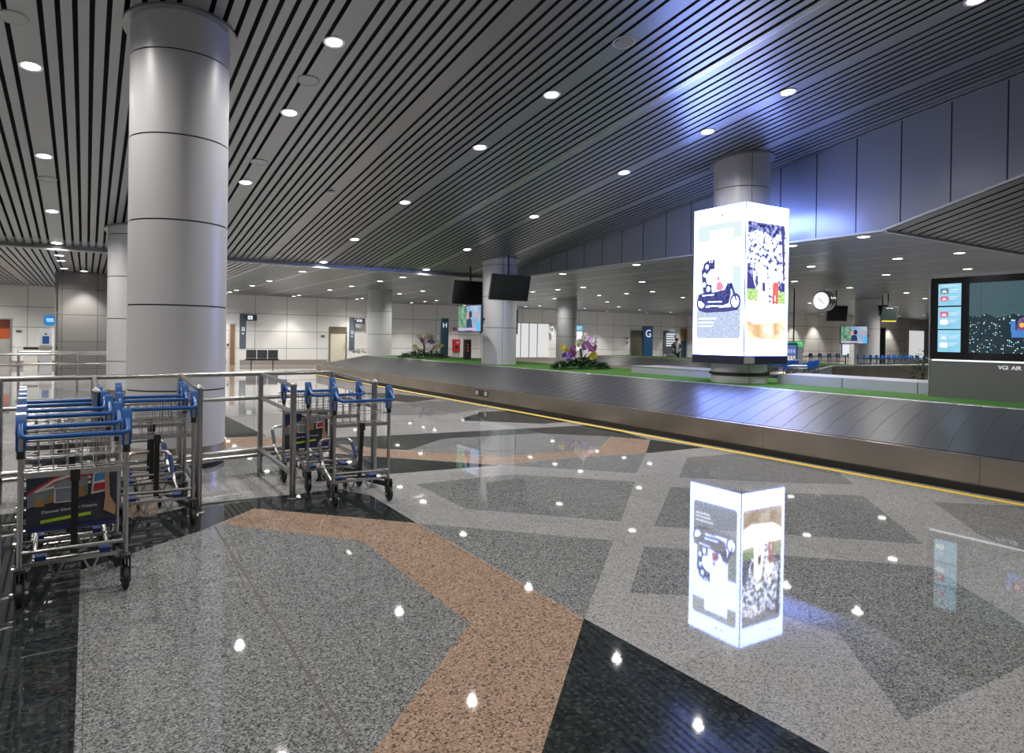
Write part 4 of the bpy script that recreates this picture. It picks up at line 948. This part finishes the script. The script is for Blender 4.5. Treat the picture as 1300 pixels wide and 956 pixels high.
b = MB(); b.box(-.30, .14, .12, .16, .98, 1.72); b.build('back_panel', emitmat('terminal lit panel', (.42, .43, .45), .6), t, smooth=0)
b = MB(); b.box(-.20, .06, .09, .12, 1.05, 1.40); b.build('tablet', emitmat('tablet dark blue', (.01, .04, .12), 1.0), t, smooth=0)
b = MB(); b.lathe([(.05, 1.46), (.045, 1.5), (.03, 1.53), (.005, 1.55)], (-.07, .1, 0), 12); b.build('camera_head', M['black'], t)
t = empty('litter_bin', (-2.12, 37.45, 0)); tag(t, 'cream litter bin with a black top at the far left wall', 'bin')
b = MB(); b.box(-.26, .26, -.2, .2, 0, .80); b.build('body', mat('bin cream', (.55, .54, .50), .4), t, smooth=0)
b = MB(); b.box(-.27, .27, -.21, .21, .80, .90); b.build('lid', M['black'], t, smooth=0)
t = plate('notice_board', 39.4, 40.85, .36, 2.4, WR, 'tall slate notice board with white lines of text behind the standing person', slate, 'notice board', .08)
a = Art(); a.lay(emitmat('notice white', (.48, .5, .52), .9), *[rect(-.45, z, -.45+w_, z+.10) for z, w_ in ((1.72, 1.0), (1.54, .85), (1.36, 1.05), (1.16, .98), (.98, .8), (.80, .7))]); a.build('print', t, face_frame(Vector((0, -.083, 0)), (1, 0, 0)))
t = plate('wall_poster', 30.55, 31.15, .78, 2.18, WR, 'bright white lit panel behind the purple orchids', emitmat('lit panel', (.6, .61, .63), 1.0), 'light panel', .06)
b = MB(); b.box(-.33, .33, -.05, 0, -.03, 0); b.build('frame', M['alum'], t, smooth=0)
t = plate('hanging_sign', 30.2, 30.98, 2.25, 2.62, WR-.3, 'blue lit sign above the bright white panel', emitmat('sign cyan', (.06, .30, .42), .9), 'sign', .05)
a = Art(); a.lay(sgn_w, rect(-.30, .22, .28, .28), rect(-.30, .09, .2, .15)); a.build('print', t, face_frame(Vector((0, -.053, 0)), (1, 0, 0)))
t = plate('hanging_sign', 28.0, 28.4, 2.05, 2.5, WR-.2, 'small white framed sign left of the grey far column', mat('sign pale frame', (.62, .63, .64), .4), 'sign', .05)
a = Art(); a.lay(M['darkplastic'], rect(-.14, .1, .14, .38)); a.lay(sgn_w, rect(-.08, .13, .08, .17), rect(-.08, .22, .06, .26), rect(-.08, .31, .08, .35), rect(-.08, .13, -.04, .35)); a.build('print', t, face_frame(Vector((0, -.053, 0)), (1, 0, 0)))
t = empty('wall_niche', (26.2, WR, 0)); tag(t, 'brightly lit white niche in the far wall behind the turf column', 'niche')
b = MB(); b.box(-1.9, 1.9, -.10, 0, .3, 2.66); b.build('back_panel', emitmat('painted niche glow', (.5, .505, .5), .85), t, smooth=0)  # panel glows by itself so the niche looks brightly lit
for x in (-1.2, -.5, .2, .9):
    b = MB(); b.box(x-.03, x+.03, -.13, -.10, .3, 2.66); b.build('mullion', M['alum'], t, smooth=0)
# orange and blue corner and the corridor beyond
t = plate('wall_banner', 41.35, 41.95, .3, 1.62, WR-.05, 'dark blue banner panel just left of the lightbox', navy_m, 'banner', .05)
b = MB(); b.box(-.3, .3, -.05, 0, 1.32, 2.3); b.build('wood_panel', mat('wood panel', (.28, .16, .07), .4), t, smooth=0)
# things by the far right wall
t = empty('bright_opening', (60.6, 31.28, 0)); tag(t, 'glowing panel standing in for the bright opening at the far right beside the kiosk', 'light panel')
b = MB(); b.box(-1.6, .9, -.04, 0, .3, 2.75); b.build('panel', emitmat('painted opening glow', (.5, .505, .5), .7), t, smooth=0)  # no opening is built; the glow on the wall imitates its brightness
b = MB(); b.box(-1.7, -1.6, -.1, 0, 0, 2.8); b.build('jamb', M['alum'], t, smooth=0)
t = empty('direction_post', (52.2, 30.6, 0)); tag(t, 'thin signpost with a small blue sign at the far right', 'sign')
b = MB(); b.tube([(0, 0, 0), (0, 0, 2.3)], .05, 8); b.build('post', M['darkplastic'], t)
b = MB(); b.box(.1, .5, -.1, -.04, 1.4, 2.1); b.build('board', navy_m, t, smooth=0)
b = MB(); b.lathe([(.01, 0), (.14, .0), (.14, .1), (.01, .12)], (-.1, 0, 2.3), 10); b.build('lamp_head', M['white'], t)

# ------------------------------------------------------------------ planting
def leaf_cluster(rr, n, rx, ry, h, lmin, lmax, wr=.32):
    b = MB()
    for _ in range(n):
        a = rr.uniform(0, 2*PI); q = math.sqrt(rr.random()); x, y = rx*q*math.cos(a), ry*q*math.sin(a)
        zc = h*(1-q*q)*rr.uniform(.25, 1)+.01
        d = Vector((math.cos(a)+rr.uniform(-.6, .6), math.sin(a)+rr.uniform(-.6, .6), rr.uniform(-.15, .8))).normalized()
        L_ = rr.uniform(lmin, lmax); s = d.cross(Vector((0, 0, 1))).normalized()*L_*wr/2; n_ = s.cross(d).normalized()
        p0 = Vector((x, y, zc)); p1 = p0+d*L_*.5+n_*L_*.08; p2 = p0+d*L_-n_*L_*.12
        if p2.z < .01: p2.z = .01
        b.add([p0, p1-s, p2, p1+s, p1-n_*L_*.05], [(0, 1, 4), (1, 2, 4), (2, 3, 4), (3, 0, 4)])
    return b
leafm = mat('dark glossy leaf', (.018, .07, .022), .35, var=.5, vscale=9); leafm2 = mat('pale leaf', (.07, .17, .05), .4, var=.4, vscale=9)
stem_m = mat('orchid stem', (.06, .09, .03), .5)
def flower_spray(rr, base, tip, n, r):
    """arching spray: petals in fives along the end of the stem"""
    b = MB(); B, T = Vector(base), Vector(tip)
    for i in range(n):
        f = .45+.55*i/max(1, n-1); c = B.lerp(T, f)+Vector((0, 0, .25*math.sin(PI*f)*(T-B).length*.4))+Vector((rr.uniform(-r, r), rr.uniform(-r, r), rr.uniform(-r, r)))
        fd = Vector((rr.uniform(-.6, .6), -1, rr.uniform(-.5, .4))).normalized(); x = fd.cross(Vector((0, 0, 1))).normalized(); y = x.cross(fd)
        for k in range(5):
            a = 2*PI*k/5+.3; d = x*math.cos(a)+y*math.sin(a); s = fd.cross(d)*.022
            b.add([c, c+d*.045-s*1.7, c+d*.09+fd*.012, c+d*.045+s*1.7], [(0, 1, 2, 3)])
    return b
def orchids(x, y, label, cols, w, seed, h=.75):
    rr = random.Random(seed); t = empty('orchid_bed', (x, y, .772)); tag(t, label, 'plant bed')
    leaf_cluster(rr, 520, w, .42, .30, .12, .30).build('foliage', leafm, t, smooth=0)
    leaf_cluster(rr, 150, w*1.05, .5, .22, .10, .22, .25).build('pale_foliage', leafm2, t, smooth=0)
    b = MB(); b.tube([(0, 0, .1), (.02, 0, h*.55), (-.02, 0, h*.8)], [.05, .04, .03], 8); b.build('trunk', mat('orchid trunk', (.10, .085, .06), .7) if 'orchid trunk' not in bpy.data.materials else bpy.data.materials['orchid trunk'], t)
    for (bx, bz, tx, tz, n, ci) in cols:
        b = MB(); B, T = Vector((bx, -.05, bz)), Vector((tx, -.12, tz)); pts = [B.lerp(T, f)+Vector((0, 0, .25*math.sin(PI*f)*(T-B).length*.4)) for f in [i/7 for i in range(8)]]
        b.tube(pts, .008, 5); st = b.build('flower_stem', stem_m, t)
        flower_spray(rr, B, T, n, .055).build('flowers', PET[ci], st, smooth=0)
PET = [mat('white petal', (.72, .66, .60), .5), mat('pink petal', (.62, .30, .56), .5), mat('purple petal', (.22, .12, .40), .5), mat('yellow petal', (.55, .42, .06), .5), mat('cream petal', (.60, .55, .33), .5), mat('dark pink petal', (.34, .08, .20), .5)]
p = at(538, 454.5, .775)
orchids(p[0], p[1], 'white orchid bed on the turf near the letter H pylon', [(0, .6, -.35, .92, 16, 0), (0, .6, .40, .90, 22, 0), (0, .65, .12, .98, 14, 0), (0, .6, .50, .72, 14, 0), (-.1, .2, -.55, .48, 10, 4), (.2, .2, .72, .52, 10, 4), (0, .55, .35, .66, 8, 2), (0, .5, -.2, .8, 10, 5)], .95, 11, .8)
p = at(737, 468, .775)
orchids(p[0], p[1], 'purple and pink orchid bed on the turf in mid picture', [(0, .6, .05, .95, 18, 0), (0, .6, .22, .86, 16, 1), (0, .55, .12, .66, 22, 1), (0, .5, .42, .58, 9, 5), (-.2, .2, -.38, .55, 10, 5), (-.3, .2, -.62, .42, 12, 2), (.2, .2, .42, .40, 16, 3), (0, .6, -.2, .74, 10, 4), (0, .6, .40, .80, 12, 0), (-.3, .2, -.72, .62, 6, 3)], .85, 23, .72)
rr = random.Random(5)
p = on(1172, 458, 21.0); t = empty('shrub', (p[0], p[1], 0)); tag(t, 'dark leafy shrub just left of the display kiosk', 'shrub')
leaf_cluster(rr, 380, .45, .4, 1.5, .12, .24).build('foliage', leafm, t, smooth=0)
b = MB(); b.tube([(0, 0, 0), (.03, 0, .6), (.1, 0, 1.3)], [.03, .025, .012], 7); b.build('stem', stem_m, t)
p = at(456, 449, .775); t = empty('shrub', (p[0], p[1], .772)); tag(t, 'small leafy tuft on the turf left of the far carousel column', 'shrub')
leaf_cluster(rr, 120, .3, .3, .25, .08, .16).build('foliage', leafm, t, smooth=0)
b = MB(); b.tube([(0, 0, 0), (0, 0, .2)], .02, 6); b.build('stem', stem_m, t)

# ------------------------------------------------------------------ person far off
def skin_body(name, joints, bones, mtl, parent, sub=2):
    me = bpy.data.meshes.new(name); me.from_pydata([j[0] for j in joints], bones, []); o = bpy.data.objects.new(name, me); C.objects.link(o)
    md = o.modifiers.new('skin', 'SKIN'); md.use_smooth_shade = True
    for i, (pp, r) in enumerate(joints): me.skin_vertices[0].data[i].radius = (r, r) if not isinstance(r, tuple) else r
    me.skin_vertices[0].data[0].use_root = True
    s_ = o.modifiers.new('sub', 'SUBSURF'); s_.levels = sub; s_.render_levels = sub
    dg = bpy.context.evaluated_depsgraph_get(); dg.update(); m2 = bpy.data.meshes.new_from_object(o.evaluated_get(dg)); bpy.data.objects.remove(o)
    m2.materials.clear(); m2.materials.append(mtl); q = bpy.data.objects.new(name, m2); C.objects.link(q); q.parent = parent
    m2.polygons.foreach_set('use_smooth', [True]*len(m2.polygons)); return q
p = on(858.5, 455, 44.0)
t = empty('person', (p[0], p[1], 0)); t.rotation_euler = (0, 0, -.5); t.scale = (1.25, 1.2, 1.03); tag(t, 'person in a dark jacket and cap standing at the far notice board', 'person')
sk = mat('skin', (.42, .26, .18), .5); jk = mat('dark jacket', (.012, .013, .016), .7); tr_ = mat('dark trousers', (.02, .022, .03), .7); sh = mat('grey shirt', (.20, .23, .25), .7)
skin_body('body', [((0, 0, .92), .12), ((0, 0, 1.15), .12), ((0, 0, 1.34), .13), ((0, -.01, 1.43), .055), ((0, -.03, 1.50), .075), ((0, -.035, 1.58), .085), ((0, -.03, 1.66), .06),
    ((.18, 0, 1.33), .055), ((.23, -.03, 1.08), .042), ((.14, -.24, 1.0), .034), ((.10, -.32, 1.0), .028), ((-.18, 0, 1.33), .055), ((-.25, -.06, 1.10), .042), ((-.26, -.30, 1.03), .034), ((-.25, -.38, 1.03), .028),
    ((.09, 0, .85), .085), ((.10, -.01, .48), .058), ((.10, .02, .09), .042), ((.10, -.13, .035), .032), ((-.09, 0, .85), .085), ((-.10, -.01, .48), .058), ((-.10, .02, .09), .042), ((-.10, -.13, .035), .032),
    ((.08, -.40, 1.0), .012), ((.11, -.41, .99), .011), ((-.23, -.46, 1.03), .012), ((-.27, -.46, 1.03), .011), ((0, -.12, 1.56), .014), ((.06, -.36, 1.01), .011), ((-.21, -.42, 1.04), .011)],
    [(0, 1), (1, 2), (2, 3), (3, 4), (4, 5), (5, 6), (2, 7), (7, 8), (8, 9), (9, 10), (2, 11), (11, 12), (12, 13), (13, 14), (0, 15), (15, 16), (16, 17), (17, 18), (0, 19), (19, 20), (20, 21), (21, 22), (10, 23), (10, 24), (14, 25), (14, 26), (5, 27), (10, 28), (14, 29)], sk, t)
skin_body('jacket', [((0, .01, .84), .17), ((0, .01, 1.1), .155), ((0, 0, 1.33), .15), ((0, 0, 1.41), .08), ((.19, 0, 1.33), .075), ((.24, -.03, 1.08), .06), ((.15, -.23, 1.0), .048), ((-.19, 0, 1.33), .075), ((-.26, -.06, 1.10), .06), ((-.27, -.29, 1.03), .048)],
    [(0, 1), (1, 2), (2, 3), (2, 4), (4, 5), (5, 6), (2, 7), (7, 8), (8, 9)], jk, t)
b = MB(); b.prism([(-.06, .80), (.06, .80), (.07, 1.30), (0, 1.40), (-.07, 1.30)], .166, .18, tr=lambda x, z, y: (x, -y+.0, z)); b.build('shirt', sh, t)
skin_body('trousers', [((0, 0, .86), .13), ((.095, 0, .80), .10), ((.10, -.01, .48), .075), ((.10, .02, .08), .062), ((-.095, 0, .80), .10), ((-.10, -.01, .48), .075), ((-.10, .02, .08), .062)], [(0, 1), (1, 2), (2, 3), (0, 4), (4, 5), (5, 6)], tr_, t)
b = MB(); b.lathe([(.10, 1.59), (.104, 1.63), (.09, 1.70), (.05, 1.735), (.003, 1.745)], (0, -.03, 0), 18); b.prism([(-.07, -.12), (.07, -.12), (.05, -.21), (-.05, -.21)], 1.60, 1.615); b.build('cap', jk, t)
b = MB(); b.prism([(-.06, 1.47), (.06, 1.47), (.07, 1.53), (0, 1.555), (-.07, 1.53)], .10, .118, tr=lambda x, z, y: (x, -y, z)); b.build('mask', mat('pale mask', (.5, .55, .6), .6), t)
p = on(851, 456, 42.5); t = empty('counter', (p[0], p[1], 0)); t.rotation_euler = (0, 0, -.5); tag(t, 'small white counter in front of the distant person', 'counter')
b = MB(); b.box(-.35, .25, -.2, .2, 0, .70); b.build('body', M['white'], t, smooth=0)
b = MB(); b.box(-.38, .28, -.23, .23, .70, .76); b.build('top', M['white'], t, smooth=0)


# ------------------------------------------------------------------ world and view
w = bpy.data.worlds.new('hall'); bpy.context.scene.world = w; w.use_nodes = True
w.node_tree.nodes['Background'].inputs['Color'].default_value = (.5, .52, .55, 1); w.node_tree.nodes['Background'].inputs['Strength'].default_value = .05
vs_ = bpy.context.scene.view_settings
vs_.view_transform = 'Standard'; vs_.look = 'None'; vs_.exposure = EXPOSURE if 'EXPOSURE' in globals() else 0.0; vs_.gamma = 1; vs_.use_curve_mapping = False
cy_ = bpy.context.scene.cycles
cy_.max_bounces = 8; cy_.diffuse_bounces = 4; cy_.glossy_bounces = 4; cy_.use_denoising = True
cy_.sample_clamp_indirect = 6
